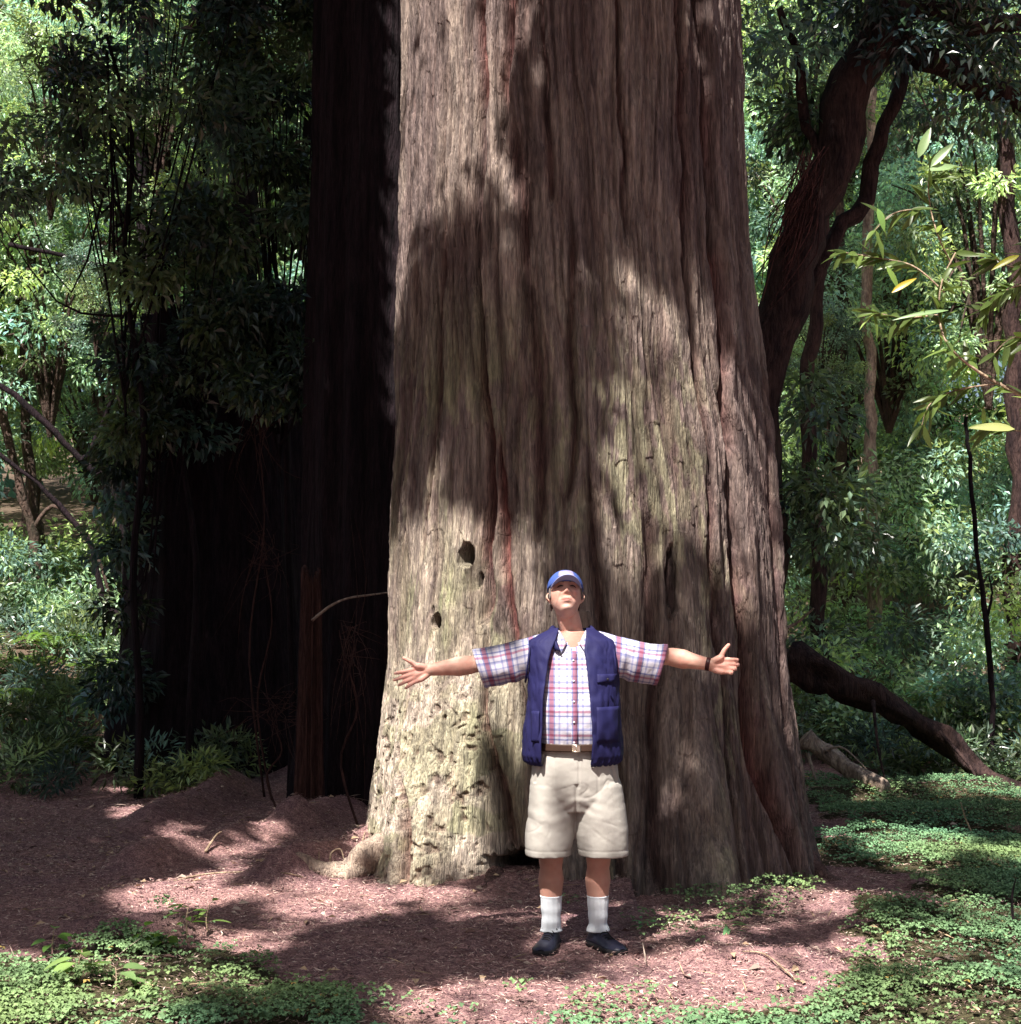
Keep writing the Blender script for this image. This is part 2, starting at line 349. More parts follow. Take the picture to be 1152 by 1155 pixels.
def big_trunk():
    th = np.concatenate([np.linspace(-2.05, 2.05, 1250), np.linspace(2.05, 2 * math.pi - 2.05, 160)[1:-1]])
    z = np.concatenate([np.linspace(-.45, 5.75, 1150), np.linspace(5.75, 46, 180)[1:]])
    T, Z = np.meshgrid(th, z); Tw = np.where(T > math.pi, T - 2 * math.pi, T); S = Tw * 1.35
    xc, r = trunk_xr(Z); r = r.copy()
    low = 1 - sst(Z, 0, 2.6)
    # buttress lobes
    def lobe(px, wd, amp, zt, p=1.5):
        s0 = to_tz(px, 900)[0]; return amp * np.exp(-((S - s0) / wd)**2) * np.clip(1 - Z / zt, 0, 1.2)**p
    r += lobe(488, .30, .34, 2.2, 1.2) - lobe(575, .16, .22, 1.2) - lobe(672, .25, .06, 2) + lobe(640, .2, .05, 2) + lobe(790, .22, .12, 2.5) - lobe(848, .09, .10, 3) + lobe(885, .2, .08, 2.5) - lobe(735, .14, .09, 2.6)
    r += -.02 * low
    # long flutes the whole way up
    Sd = S + .10 * (fbm(S * 1.2, Z * .35, 3, 41) - .5)
    r += .055 * (fbm(Sd * 2.6, Z * .12, 3, 42) - .5) * 2
    warp = .09 * (fbm(S * 2.2, Z * .55, 3, 51) - .5) * 2 + .03 * (fbm(S * 9, Z * 1.6, 2, 52) - .5) * 2
    Sw = S + warp
    rough = 1 - .45 * sst(-S, .35, .9) * (1 - sst(Z, 1.2, 2.2))      # the weathered left buttress is smoother
    def ridg(x, y, sd): return 1 - np.abs(2 * vn(x, y, sd) - 1)
    f1 = ridg(Sw * 7.0, Z * .42, 61); f2 = ridg(Sw * 17 + f1, Z * 1.1, 62); f3 = vn(Sw * 46, Z * 3.2, 63); f4 = vn(Sw * 110, Z * 8, 64)
    furrow = np.clip(f1 - .72, 0, 1) / .28
    furrow2 = np.clip(f2 - .70, 0, 1) / .30
    patch = fbm(S * 3 + 5, Z * 1.1, 3, 66)
    d = -.023 * furrow**1.3 * rough - .012 * furrow2 * rough + .008 * (f3 - .5) * 2 * rough + .005 * (f4 - .5) * 2 + .006 * (fbm(Sw * 60 + Z * 3, Z * 14, 2, 67) - .5) * 2
    d += .02 * (fbm(Sw * 3.5, Z * .9, 3, 65) - .5) * 2
    # flaking plates: short vertical steps
    fl = vn(Sw * 24, Z * 4.5, 71); d += .006 * (fl > .55) * rough
    # pits on the rotten buttress
    pm = sst(-S, .42, .75) * (1 - sst(Z, .95, 1.5)); pit = np.clip(.42 - fbm(S * 26 + 3 + 1.5 * vn(S * 9, Z * 9, 74), Z * 17, 3, 72), 0, 1) / .42
    d -= .038 * pm * pit**.8 ; d += .03 * pm * (fbm(S * 7, Z * 6, 4, 73) - .5)
    red = np.zeros_like(S); cav = np.zeros_like(S); hole = np.zeros_like(S)
    for line, wd, dp, rd in CRACKS:
        P = np.array([to_tz(*p) for p in line]); o = np.argsort(P[:, 1]); P = P[o]
        s0 = np.interp(Z, P[:, 1], P[:, 0]) + .02 * (vn(Z * 4, Z * 0 + wd * 900, 81) - .5) * 2 + .007 * (vn(Z * 19, Z * 0 + wd * 500, 82) - .5)
        inside = sst(Z, P[0, 1] - .12, P[0, 1] + .05) * (1 - sst(Z, P[-1, 1] - .05, P[-1, 1] + .25)) if P[-1, 1] < 5 else sst(Z, P[0, 1] - .12, P[0, 1] + .05)
        wz = wd * (.6 + .8 * vn(Z * 2.3, Z * 0 + rd * 100, 83)); g = np.exp(-np.abs((S - s0) / wz)**2.2) * inside
        d -= dp * g; cav = np.maximum(cav, g); red = np.maximum(red, rd * np.exp(-((S - s0) / (wz * 1.25))**2) * inside * sst(vn(Z * 1.7, Z * 0 + dp * 900, 84), .1, .5))
        d += dp * .28 * np.exp(-((S - s0 - wz * 2.3) / (wz * 1.3))**2) * inside      # raised lip
    for px, py, a, b, dp in HOLES:
        s0, z0 = to_tz(px, py); q = ((S - s0) / a)**2 + ((Z - z0) / b)**2; q = q * (.45 + .7 * vn(S * 30, Z * 12, 91) + .6 * vn(S * 75, Z * 20, 92))
        g = 1 - sst(q, .45, 1.25); d -= dp * g; hole = np.maximum(hole, g)
    # bark splits radially deep at roots
    r = r + d
    X = xc + r * np.sin(T); Y = TY - r * np.cos(T)
    n, m = X.shape; V = np.stack([X, Y, Z], -1).reshape(-1, 3)
    i = np.arange(n * m).reshape(n, m); j = np.roll(i, -1, axis=1)
    Q = np.stack([i[:-1], j[:-1], j[1:], i[1:]], -1).reshape(-1, 4)
    # colour of the bark, with some sun and shade put in
    def L(a, b, t): return np.array(a)[None, None] * (1 - t[..., None]) + np.array(b)[None, None] * t[..., None]
    C = L((.285, .238, .205), (.20, .160, .148), sst(patch, .35, .65))
    C = L((0, 0, 0), (1, 1, 1), np.ones_like(S)) * C
    def blend(C, c, t): return C * (1 - t[..., None]) + np.array(c)[None, None] * t[..., None]
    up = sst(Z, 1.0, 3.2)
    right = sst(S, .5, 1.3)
    C = blend(C, (.165, .122, .122), .6 * right * (1 - up))  # lower right darkened, its shade put into the bark colour
    gl = fbm(S * 2.2 + 7, Z * .8, 4, 95)
    lich = sst(fbm(Sw * 30, Z * 7, 3, 96) + .35 * (gl - .5), .42, .62)
    zone = np.clip(1.2 * (1 - sst(Z, 2.3, 4.1)) * (1 - .75 * sst(S, .55, 1.1)), 0, 1) * sst(gl, .3, .55)
    C = blend(C, (.34, .335, .225), .85 * zone * lich)
    # weathered grey-cream left side, buttress brightened with sunlight in the colour
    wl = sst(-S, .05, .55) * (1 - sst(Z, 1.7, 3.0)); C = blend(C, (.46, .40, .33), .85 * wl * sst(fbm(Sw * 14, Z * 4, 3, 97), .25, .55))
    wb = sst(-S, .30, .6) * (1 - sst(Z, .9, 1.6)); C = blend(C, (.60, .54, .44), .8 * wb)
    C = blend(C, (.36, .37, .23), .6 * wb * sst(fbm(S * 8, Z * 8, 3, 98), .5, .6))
    C = blend(C, (.16, .20, .085), .35 * sst(fbm(S * 3.3, Z * 1.2, 3, 99), .5, .68) * (1 - sst(Z, 3, 4.2)) * sst(-S, -.2, .8))
    C = blend(C, (.085, .058, .052), .6 * np.clip(furrow, 0, 1)**1.2 * rough)
    C = blend(C, (.10, .06, .055), .5 * furrow2 * rough)
    C = blend(C, (.14, .09, .075), .7 * pm * sst(pit, .05, .45))
    C = blend(C, (.06, .03, .03), .75 * cav); C = blend(C, (.24, .065, .055), .42 * np.clip(red, 0, 1) * (1 - hole))
    C = blend(C, (.035, .022, .022), .9 * sst(hole, .2, .9))
    C *= (.78 + .44 * vn(Sw * 60, Z * 3, 101))[..., None]
    C *= (.85 + .3 * f3)[..., None]
    global TREE
    TREE = empty('redwood_tree', (TX, TY, 0), label='giant redwood with pale fissured trunk standing behind the man with outstretched arms', cat='tree')
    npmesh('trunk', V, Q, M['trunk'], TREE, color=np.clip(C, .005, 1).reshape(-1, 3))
    return np.stack([X, Y, Z], -1)
big_trunk()
# ------------------------------------------------------------------ unseen trees added to shade the clearing, leaves placed along the sun rays
rg = np.random.default_rng(7)
E1 = np.array([-SD[1], SD[0], 0]); E1 /= np.linalg.norm(E1); E2 = np.cross(SD, E1); E2 *= np.sign(E2[2])
def pip(x, y, pts): return bool(inpoly(np.array([x]), np.array([y]), pts)[0])
# (polygon in the photograph, how much of the sun is kept off there); later ones win
SHADE_TRUNK = [([(0, -400), (1152, -400), (1152, 1200), (0, 1200)], .80),
               ([(380, -100), (900, -100), (900, 85), (760, 120), (690, 90), (600, 130), (480, 120), (380, 120)], .3),
               ([(500, -100), (620, -100), (615, 300), (585, 400), (540, 440), (510, 300)], .22),
               ([(440, 60), (500, 60), (530, 420), (440, 420)], .3),
               ([(575, 95), (875, 80), (875, 330), (760, 335), (690, 300), (600, 290)], .96),
               ([(470, 380), (500, 290), (560, 300), (600, 400), (640, 310), (700, 300), (760, 340), (880, 330), (900, 500), (880, 640), (700, 660), (640, 620), (520, 640), (440, 600)], .42),
               ([(640, 310), (700, 300), (720, 420), (700, 560), (660, 560), (645, 420)], .18),
               ([(590, 330), (640, 300), (655, 470), (650, 620), (610, 640), (590, 480)], .90),
               ([(470, 400), (520, 390), (530, 600), (460, 600)], .25), ([(760, 360), (850, 380), (860, 560), (780, 560)], .3),
               ([(430, 590), (600, 575), (616, 690), (604, 760), (602, 840), (584, 900), (556, 940), (540, 1040), (360, 1040), (360, 800)], .0),
               ([(475, 640), (515, 610), (540, 660), (515, 720), (490, 710)], .08),
               ([(540, 800), (598, 850), (590, 1000), (545, 990)], .7),
               ([(640, 640), (720, 650), (880, 640), (960, 760), (960, 1060), (620, 1060), (600, 900), (640, 760)], .88),
               ([(690, 660), (730, 660), (735, 740), (700, 740)], .55), ([(780, 640), (815, 640), (820, 760), (790, 760)], .6)]
SHADE_GROUND = [([(-400, 500), (1500, 500), (1500, 1400), (-400, 1400)], .75),
                ([(-400, 500), (450, 500), (450, 1000), (200, 990), (120, 1040), (-400, 1050)], .96),
                ([(165, 940), (240, 905), (262, 915), (200, 955)], .55), ([(215, 965), (300, 920), (350, 932), (255, 990)], .05), ([(-400, 600), (150, 600), (150, 870), (-400, 870)], .72),
                ([(340, 880), (430, 865), (430, 908), (345, 908)], .2), ([(310, 1000), (420, 950), (450, 975), (380, 1010)], .0),
                ([(120, 1010), (200, 985), (290, 985), (300, 1008), (180, 1032), (120, 1034)], .0),
                ([(300, 1010), (420, 990), (540, 1000), (545, 1030), (450, 1045), (300, 1050)], .2),
                ([(200, 1045), (300, 1050), (370, 1062), (280, 1080), (200, 1075)], .05),
                ([(330, 1040), (560, 1030), (720, 1030), (740, 1090), (600, 1100), (450, 1120), (360, 1090)], .82),
                ([(-400, 1060), (200, 1080), (330, 1110), (400, 1180), (400, 1400), (-400, 1400)], .05), ([(-400, 1100), (150, 1105), (220, 1130), (200, 1400), (-400, 1400)], .0), ([(210, 1120), (430, 1130), (460, 1400), (220, 1400)], .12),
                ([(440, 1110), (640, 1100), (900, 1098), (1000, 1120), (1400, 1125), (1400, 1400), (440, 1400)], .06),
                ([(640, 1120), (900, 1110), (960, 1170), (700, 1180)], .0),
                ([(540, 980), (960, 980), (800, 1010), (760, 1050), (700, 1080), (560, 1080)], .85),
                ([(800, 1015), (1000, 985), (1010, 1020), (900, 1050), (800, 1065)], .25),
                ([(930, 930), (1400, 930), (1400, 1110), (950, 1100), (900, 1070), (1010, 1020), (1000, 985), (930, 965)], .35),
                ([(960, 940), (1100, 945), (1080, 990), (980, 975)], .0), ([(1040, 1040), (1200, 1020), (1200, 1080), (1040, 1090)], .1),
                ([(900, 930), (1020, 990), (960, 1010), (880, 990)], .8), ([(900, 780), (1400, 780), (1400, 905), (1020, 905), (900, 870)], .8),
                ([(915, 880), (1040, 882), (1000, 910), (915, 910)], .25)]
def level(lst, px, py):
    s = .8
    for pts, v in lst:
        if pip(px, py, pts): s = v
    return s
def canopy():
    cells = {}; cs = .12
    def put(p, s, pr):
        k = (int(math.floor(p @ E1 / cs)), int(math.floor(p @ E2 / cs)))
        o = cells.get(k)
        if o is None or pr > o[1] or (pr == o[1] and s < o[0]): cells[k] = (s, pr, p)
    for py in range(-340, 1420, 8):
        for px in range(-330, 1500, 8):
            pyc = min(max(py, -60), 1010); l = np.interp(pyc, PYS, XL); r_ = np.interp(pyc, PYS, XR)
            if l - 6 <= px <= r_ + 6 and py < 1000:
                s, z = to_tz(px, py); xc, r = trunk_xr(z); th = s / 1.35; p = np.array([xc + r * math.sin(th), TY - r * math.cos(th), z]); put(p, level(SHADE_TRUNK, px, py), 1)
    xs, ys = np.meshgrid(np.arange(-7.5, 7.5, .09), np.arange(4.3, 17.5, .09)); zs = H(xs, ys); gx, gy = to_px(np.stack([xs, ys, zs], -1)); lv = np.full(xs.shape, .8)
    for pts, v in SHADE_GROUND: lv[inpoly(gx, gy, pts)] = v
    hid = ((ys > 12.3) & (gx > 110) & (gx < 930)) | ((ys > 10.3) & (gx > 445) & (gx < 925))
    for x_, y_, z_, v, hid_ in zip(xs.ravel(), ys.ravel(), zs.ravel(), lv.ravel(), hid.ravel()):
        if math.hypot(x_ - TX, y_ - TY) > 1.5 and not hid_: put(np.array([x_, y_, z_]), v, 1)
    for py in range(-340, 900, 8):           # the shaded trees at the left
        for px in range(90, 450, 8):
            s = .97 if (py > 420 or px > 330) else .93
            for dd_ in (15.4, 14.4, 13.2): put(at(px, py, dd_), s, 0)
    for py in range(420, 960, 8):
        for px in range(190, 448, 8):
            if px < 395 or py < 760:
                for dd_ in (12.5, 11.7): put(at(px, py, dd_), .96, 0)
    # the man: sunlit apart from his left arm and his shins
    for z in np.arange(.05, 2.0, .06):
        for x in np.arange(-.9, .93, .06):
            if abs(x) > .34 and not (1.2 < z < 1.65): continue
            s = .4 if (x > .45) else (.0 if z > .5 else .65)
            if x > .2 and .5 < z < 1: s = .2
            put(np.array([.32 + x, 7.28, z]), s, 2)
    P = []; 
    for k, (s, pr, p) in cells.items():
        if .1 < s < .9 and pr < 2:
            nz = float(fbm(np.array([k[0] * cs * 1.1 + 4]), np.array([k[1] * cs * .9]), 3, 19)[0]); t_ = min(max((s - .5 - (nz - .5) * 3.0) / .5 + .5, 0), 1); s = .04 + .91 * t_
        tau = -1.8 * math.log(1 - min(s, .985)); lam = tau / .0036 * cs * cs
        n = rg.poisson(lam)
        if n == 0: continue
        u = rg.random((n, 2)); a = (k[0] + u[:, 0]) * cs; b = (k[1] + u[:, 1]) * cs; c = p @ SD
        q = a[:, None] * E1 + b[:, None] * E2 + c * SD
        h = 9.3 + 5 * rg.random(n)
        # leaves gather in layers so that boughs are seen from the side
        h = np.round(h / .9) * .9 + rg.normal(0, .12, n) + .5 * np.sin(a * 1.1) + .4 * np.cos(b * 1.4)
        q = q + SD * ((h - q[:, 2]) / SD[2])[:, None]; P.append(q)
    P = np.concatenate(P)
    # never where the photograph would show them
    dep = np.maximum(P[:, 1], .01); el = (P[:, 2] - CZ) / dep; P = P[~((P[:, 1] > .5) & (el < math.tan(R(25.5))) & (np.abs(P[:, 0] / dep) < .42))]
    stand = [(-6.2, .2), (2.6, -2.6), (-8.2, 7.2)]
    lab = ['unseen tree added to shade the clearing from the left', 'unseen tree added to shade the path from high above', 'unseen tree added to shade the left bank']
    own = np.argmin([np.hypot(P[:, 0] - x, P[:, 1] - y) + (1.5 if i == 2 else 0) for i, (x, y) in enumerate(stand)], axis=0)
    for i, (x, y) in enumerate(stand):
        z0 = Hs(x, y); t = empty('unseen_shade_tree', (x, y, z0), label=lab[i], cat='tree')
        Pi = P[own == i]; n = len(Pi)
        D = rg.normal(0, 1, (n, 3)); D[:, 2] *= .35; Nn = rg.normal(0, .45, (n, 3)) + np.array([0, 0, 1])
        V, Q, C = leaves(Pi, D, Nn, rg.uniform(.13, .19, n), rg.uniform(.075, .10, n), rg.uniform(.6, 1.3, (n, 1)) * np.array([[1., 1, 1]]))
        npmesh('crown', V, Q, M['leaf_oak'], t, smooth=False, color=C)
        b = MB(); top = np.array([x, y, 9.0])
        b.tube(smoothline([(x, y, z0 - .3), (x + .1, y, 3), (x - .05, y + .1, 6), top, (x, y, 14)], 20), np.linspace(.42, .1, 20), 12, rough=.15)
        for k in range(10):
            e = Pi[rg.integers(n)]; s = np.array([x, y, rg.uniform(5.5, 9)]); m_ = (s + e) / 2 + np.array([0, 0, .7])
            b.tube(smoothline([s, m_, e], 9), np.linspace(.035, .008, 9), 6)
        b.build('trunk', M['bark_moss'], t)
canopy()

# ------------------------------------------------------------------ the wood behind
def clump_leaves(rg, cents, rad, per, L, W, droop=.5, tone=None):
    k = len(cents); n = k * per
    c = np.repeat(cents, per, 0); r = np.repeat(rad, per)[:, None]
    d = rg.normal(0, 1, (n, 3)); d /= np.linalg.norm(d, axis=1)[:, None] + 1e-9; rr = rg.random((n, 1))**.45
    P = c + d * rr * r * np.array([1, 1, .62])
    D = d + rg.normal(0, .6, (n, 3)); D[:, 2] -= droop; Nn = rg.normal(0, .5, (n, 3)) + np.array([0, 0, 1.]) + .4 * d
    t = np.repeat(tone if tone is not None else .35 + 2.1 * rg.random(k)**1.2, per)
    hue = np.repeat(rg.uniform(0, 1, k), per) * .7 + rg.random(n) * .3
    C = np.stack([t * (.65 + .7 * hue), t * (.85 + .25 * hue), t * (1.5 - .95 * hue)], 1) * rg.uniform(.5, 1.6, (n, 1))
    return leaves(P, D, Nn, rg.uniform(.75, 1.25, n) * L, rg.uniform(.8, 1.2, n) * W, C)
def crown_cents(rg, n, R3):
    c = rg.normal(0, 1, (n, 3)); c /= np.linalg.norm(c, axis=1)[:, None]; c *= (rg.random((n, 1))**.4) * np.array(R3)
    return c
CROWNS = []
def crown_variant(seed, n, R3, per, L, W, rad):
    g = np.random.default_rng(seed); c = crown_cents(g, n, R3)
    V, Q, C = clump_leaves(g, c, g.uniform(*rad, n), per, L, W)
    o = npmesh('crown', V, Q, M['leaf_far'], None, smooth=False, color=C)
    # limbs reaching into the clumps
    b = MB()
    for i in range(0, n, 3): b.tube(smoothline([(0, 0, -R3[2] * .9), c[i] * .4 + np.array([0, 0, -.5]), c[i]], 6), np.linspace(.05, .01, 6), 5, cap=False)
    l = b.build('limbs', M['bark_moss'])
    return o, l
CROWNS = [crown_variant(s, 50, R3, 160, L, W, (.3, .65)) for s, R3, L, W in [(11, (1.9, 1.7, 3.2), .12, .052), (12, (2.1, 1.6, 2.6), .115, .055), (13, (1.7, 1.7, 3.8), .13, .05)]]
BIG = [crown_variant(s, 90, R3, 250, L, W, (.45, .95)) for s, R3, L, W in [(21, (3.0, 2.6, 6.5), .17, .075), (22, (3.3, 2.6, 5.6), .16, .08)]]
used = set()
def put_crown(var, parent, loc, rz, sc, k):
    for j, src in enumerate(var):
        if (id(src)) in used: o = src.copy(); col.objects.link(o)
        else: o = src; used.add(id(src))
        o.parent = parent; o.location = loc; o.rotation_euler = (0, 0, rz); o.scale = sc
def ptree(name, line, depth, rad, label, group=None, crowns=(), m='bark_moss', branches=(), n=8, seed=0, cat='tree', root=True):
    """tree whose trunk follows a pixel polyline (bottom first) at a depth; crowns: (variant, px, py, depth, scale)"""
    P = np.array([at(a, b_, depth) for a, b_ in line])
    if root: P = np.vstack([[P[0][0], P[0][1], Hs(P[0][0], P[0][1]) - .3], P]) if P[0][2] > Hs(P[0][0], P[0][1]) else P
    base = (P[0][0], P[0][1], Hs(P[0][0], P[0][1]))
    t = empty(name, base, label=label, cat=cat, group=group)
    b = MB(); L = smoothline(P, 26); g = np.random.default_rng(seed + 5); L[1:-1] += g.normal(0, rad[0] * .22, (24, 3)) * np.array([1, .5, .3])
    b.tube(L, np.linspace(rad[0], rad[1], 26), n, rough=.35, seed=seed)
    b.build('trunk', M[m], t)
    for br, r0, r1 in branches:
        q = MB(); Pb = np.array([at(a, b_, depth + (c[0] if c else 0)) for a, b_, *c in br]); Lb = smoothline(Pb, 14); Lb[1:-1] += g.normal(0, r0 * .3, (12, 3))
        q.tube(Lb, np.linspace(r0, r1, 14), 7, rough=.3, seed=seed + 3); q.build('limb', M[m], t)
    for k, (var, a, b_, dd, s) in enumerate(crowns):
        p = at(a, b_, dd); put_crown(var, t, tuple(p - np.array(base)), g.uniform(0, 6.28), (s, s, s * g.uniform(.9, 1.1)), k)
    return t
c0, c1, c2 = CROWNS; b0, b1 = BIG
G1 = 'slender understorey trees at the left edge'
ptree('understorey_tree', [(49, 700), (36, 600), (14, 512), (-10, 400), (-30, 200)], 20, (.075, .045), 'slender dark tree curving up out of the frame at the far left edge', G1, [(c0, -20, 250, 20.5, 1.05)], seed=1,
      branches=[([(36, 600), (62, 570), (104, 616), (130, 690)], .03, .02)])
ptree('understorey_tree', [(52, 700), (44, 610), (34, 520), (28, 420), (40, 250), (60, 60)], 20.4, (.08, .045), 'slender dark tree rising straight beside the curved one at far left', G1, [(c1, 45, 130, 21, .95)], seed=2)
ptree('leaning_tree', [(136, 700), (118, 680), (100, 612), (60, 562), (24, 532), (-40, 480)], 19, (.05, .025), 'thin tree leaning steeply left across the bright glade', G1, [(c2, -60, 420, 20, .6)], seed=3, m='bark_dark')
ptree('leaning_tree', [(145, 700), (134, 565), (92, 520), (40, 466), (-20, 420)], 18.4, (.06, .03), 'thicker leaning stem slanting up left above the thin one', G1, [(c0, 60, 330, 20, .7)], seed=4, m='bark_dark',
      branches=[([(96, 520), (112, 486), (128, 440), (132, 380)], .04, .02)])
ptree('understorey_tree', [(120, 700), (122, 560), (112, 430), (126, 300), (150, 100)], 22, (.06, .03), 'faint thin stem inside the bright foliage left of the dark snag', G1, [(c1, 110, 420, 23, .85), (c0, 130, 120, 23, 1.0)], seed=5)
G2 = 'dark stems standing above the broken snag'
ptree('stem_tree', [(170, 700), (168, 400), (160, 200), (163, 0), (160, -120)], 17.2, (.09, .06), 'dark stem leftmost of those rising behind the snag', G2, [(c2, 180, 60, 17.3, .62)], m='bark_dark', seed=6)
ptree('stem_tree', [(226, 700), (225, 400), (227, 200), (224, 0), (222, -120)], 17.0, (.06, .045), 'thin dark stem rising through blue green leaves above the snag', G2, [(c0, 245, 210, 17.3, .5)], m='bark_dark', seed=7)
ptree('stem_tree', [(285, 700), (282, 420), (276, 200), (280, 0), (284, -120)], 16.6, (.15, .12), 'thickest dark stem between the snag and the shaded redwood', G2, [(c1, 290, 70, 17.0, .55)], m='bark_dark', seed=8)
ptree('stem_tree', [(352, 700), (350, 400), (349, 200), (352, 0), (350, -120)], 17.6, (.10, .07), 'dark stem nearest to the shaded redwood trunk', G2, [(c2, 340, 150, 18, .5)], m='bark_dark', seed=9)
ptree('drooping_tree', [(200, 690), (196, 420), (150, 320), (95, 295), (10, 275)], 16.4, (.07, .02), 'dark bough bending left over the pale foliage', None, [(c1, 110, 330, 16.4, .32), (c0, 60, 120, 17.5, .5)], m='bark_dark', seed=10)
# right side
G3 = 'thin trees between the redwood and the right edge'
ptree('thin_tree', [(925, 700), (918, 560), (912, 430), (925, 320), (930, 180)], 17, (.11, .07), 'dark crooked tree just right of the redwood', G3, [(c0, 905, 80, 18.5, .5), (c1, 925, 400, 18, .35)], m='bark_mid', seed=12)
ptree('thin_tree', [(1118, 770), (1112, 700), (1100, 600), (1092, 500), (1090, 470)], 15.2, (.032, .018), 'thin bare dark sapling standing in the sunlit shrubs at right', G3, [], m='bark_dark', seed=13, branches=[([(1112, 700), (1120, 670), (1116, 650)], .015, .008)])
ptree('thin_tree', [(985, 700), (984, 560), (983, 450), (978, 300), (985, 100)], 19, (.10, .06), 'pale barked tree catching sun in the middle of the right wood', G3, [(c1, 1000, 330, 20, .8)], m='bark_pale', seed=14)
ptree('thin_tree', [(1148, 700), (1146, 560), (1150, 420), (1140, 250), (1120, 60), (1110, -60)], 18, (.14, .09), 'dark trunk half hidden behind the laurel twigs at right edge', G3, [(c2, 1110, 230, 19, .8), (c0, 1180, 60, 18.5, .7)], m='bark_mid', seed=15)
ptree('thin_tree', [(955, 690), (948, 560), (952, 400), (945, 200), (960, 20)], 21, (.09, .05), 'slender tree deep in the wood right of the crooked one', G3, [(c2, 930, 300, 22, .8), (c1, 955, 60, 22, .9)], seed=16)
# the mossy leaning maple with peeling bark fibres
lean = ptree('leaning_maple', [(868, 840), (862, 620), (858, 480), (872, 380), (888, 310), (915, 240), (938, 165), (975, 95), (1008, 20), (1030, -80)], 12.6, (.19, .19),
             'dark leaning tree arching right from behind the redwood with stringy peeling bark', None, [], m='bark_mid', seed=17, n=14,
             branches=[([(905, 330, .2), (950, 260, .3), (975, 215, .4), (990, 170, .4), (1012, 110, .5), (1020, 60, .6)], .09, .06), ([(1000, 50), (1060, 70), (1110, 95), (1160, 130)], .13, .07),
                       ([(930, 180), (905, 120), (900, 60), (880, 10)], .06, .03), ([(1010, 20), (1050, 10), (1100, 30), (1170, 20)], .10, .06)])
fb = MB(); g = np.random.default_rng(3)
for k in range(60):
    x = 900 + g.normal(0, 9); y0 = 165 + g.uniform(0, 60); y1 = y0 + g.uniform(40, 130)
    P = [at(x + (g.uniform(6, 20)), y0, 12.28), at(x + g.normal(0, 6), (y0 + y1) / 2, 12.25 - g.random() * .06), at(x - (y1 - y0) * .25 + g.normal(0, 8), y1, 12.3)]
    fb.tube(smoothline(P, 7), .0045, 4, c=np.array([1, .9, .9]) * g.uniform(.6, 2.4), cap=False)
fb.build('peeling_bark', M['fiber'], lean)
# dark boughs of leaves at the top right, growing from the maple
def bough(parent, pts, name='leaf_spray', m='leaf_oak', per=150, L=.11, W=.045, rad=.3, seed=0, droop=.5, tone=None):
    g = np.random.default_rng(seed); c = np.array([at(*p) for p in pts])
    V, Q, C = clump_leaves(g, c, np.full(len(c), rad) * g.uniform(.7, 1.3, len(c)), per, L, W, droop, tone)
    return npmesh(name, V, Q, M[m], parent, smooth=False, color=C)
g = np.random.default_rng(9)
bough(lean, [(g.uniform(850, 1160), g.uniform(-60, 60), g.uniform(12, 14)) for _ in range(16)] + [(g.uniform(1040, 1180), g.uniform(30, 160), g.uniform(12, 14)) for _ in range(8)] + [(g.uniform(870, 940), g.uniform(70, 170), 13) for _ in range(4)] + [(g.uniform(885, 960), g.uniform(380, 640), g.uniform(12.2, 13)) for _ in range(7)], per=200, rad=.42, seed=4)

# tall trees farther back and the mass of wood behind them
G4 = 'tall leafy trees standing deep in the wood'
BT = [(-11.5, 27, b0, 1.0, 6.5), (-9.3, 24.5, b1, .85, 5.5), (-7.0, 28, b1, 1.0, 6.5), (-4.6, 25, b0, .85, 6.2), (-2.4, 29, b1, 1., 7), (3.2, 27, b0, .9, 6.5), (5.4, 24.5, b1, .8, 5.2), (7.4, 28, b0, 1.0, 6.8),
      (9.6, 25.5, b1, .9, 6), (12.5, 27, b0, 1.1, 7), (-15, 26, b1, 1.1, 6.5), (-6.2, 33, b0, 1.25, 9), (5.5, 33, b1, 1.25, 9), (9.5, 34, b0, 1.3, 9.5), (-11, 34, b1, 1.3, 9.5), (16, 27, b1, 1.1, 7)]
LB = ['second tall leafy tree from the left edge, deep in the wood', 'tall tree filling the glade at the left edge', 'tall leafy tree deep behind the leaning stems', 'tall tree behind the broken snag', 'tall tree hidden behind the shaded redwood trunk',
      'tall tree just right of the redwood, deep in the wood', 'nearest tall tree seen under the arching maple', 'tall tree behind the pale barked trunk', 'tall tree behind the laurel twigs at right', 'tall tree at the right edge of the wood',
      'tall tree beyond the left edge', 'highest tree rising behind the snag and its dark stems', 'highest tree above the arching maple', 'highest tree at the upper right corner', 'highest tree at the upper left corner', 'tall tree beyond the right edge']
for i, (x, y, v, s, h) in enumerate(BT):
    z = Hs(x, y); t = empty('forest_tree', (x, y, z), label=LB[i], cat='tree', group=G4)
    b = MB(); b.tube(smoothline([(x, y, z - .5), (x + .2, y, z + h * .5), (x, y, z + h * 1.5)], 12), np.linspace(.2, .06, 12), 8, rough=.3, seed=i); b.build('trunk', M['bark_moss'], t)
    put_crown(v, t, (0, 0, h), i * 1.7, (s, s, s), i)
def stuff_leaves(name, cents, rad, per, L, W, m, seed, label, cat, droop=.4, tone=None):
    g = np.random.default_rng(seed); V, Q, C = clump_leaves(g, cents, rad, per, L, W, droop, tone)
    o = npmesh(name, V, Q, M[m], None, smooth=False, color=C); tag(o, label, cat, kind='stuff'); return o
g = np.random.default_rng(77)
n = 400; xx = g.uniform(-30, 30, n); yy = g.uniform(38, 50, n); top = 5 + 15 * fbm(xx * .3, yy * .1, 2, 3)
zz = H(xx, yy) + g.random(n)**.9 * top
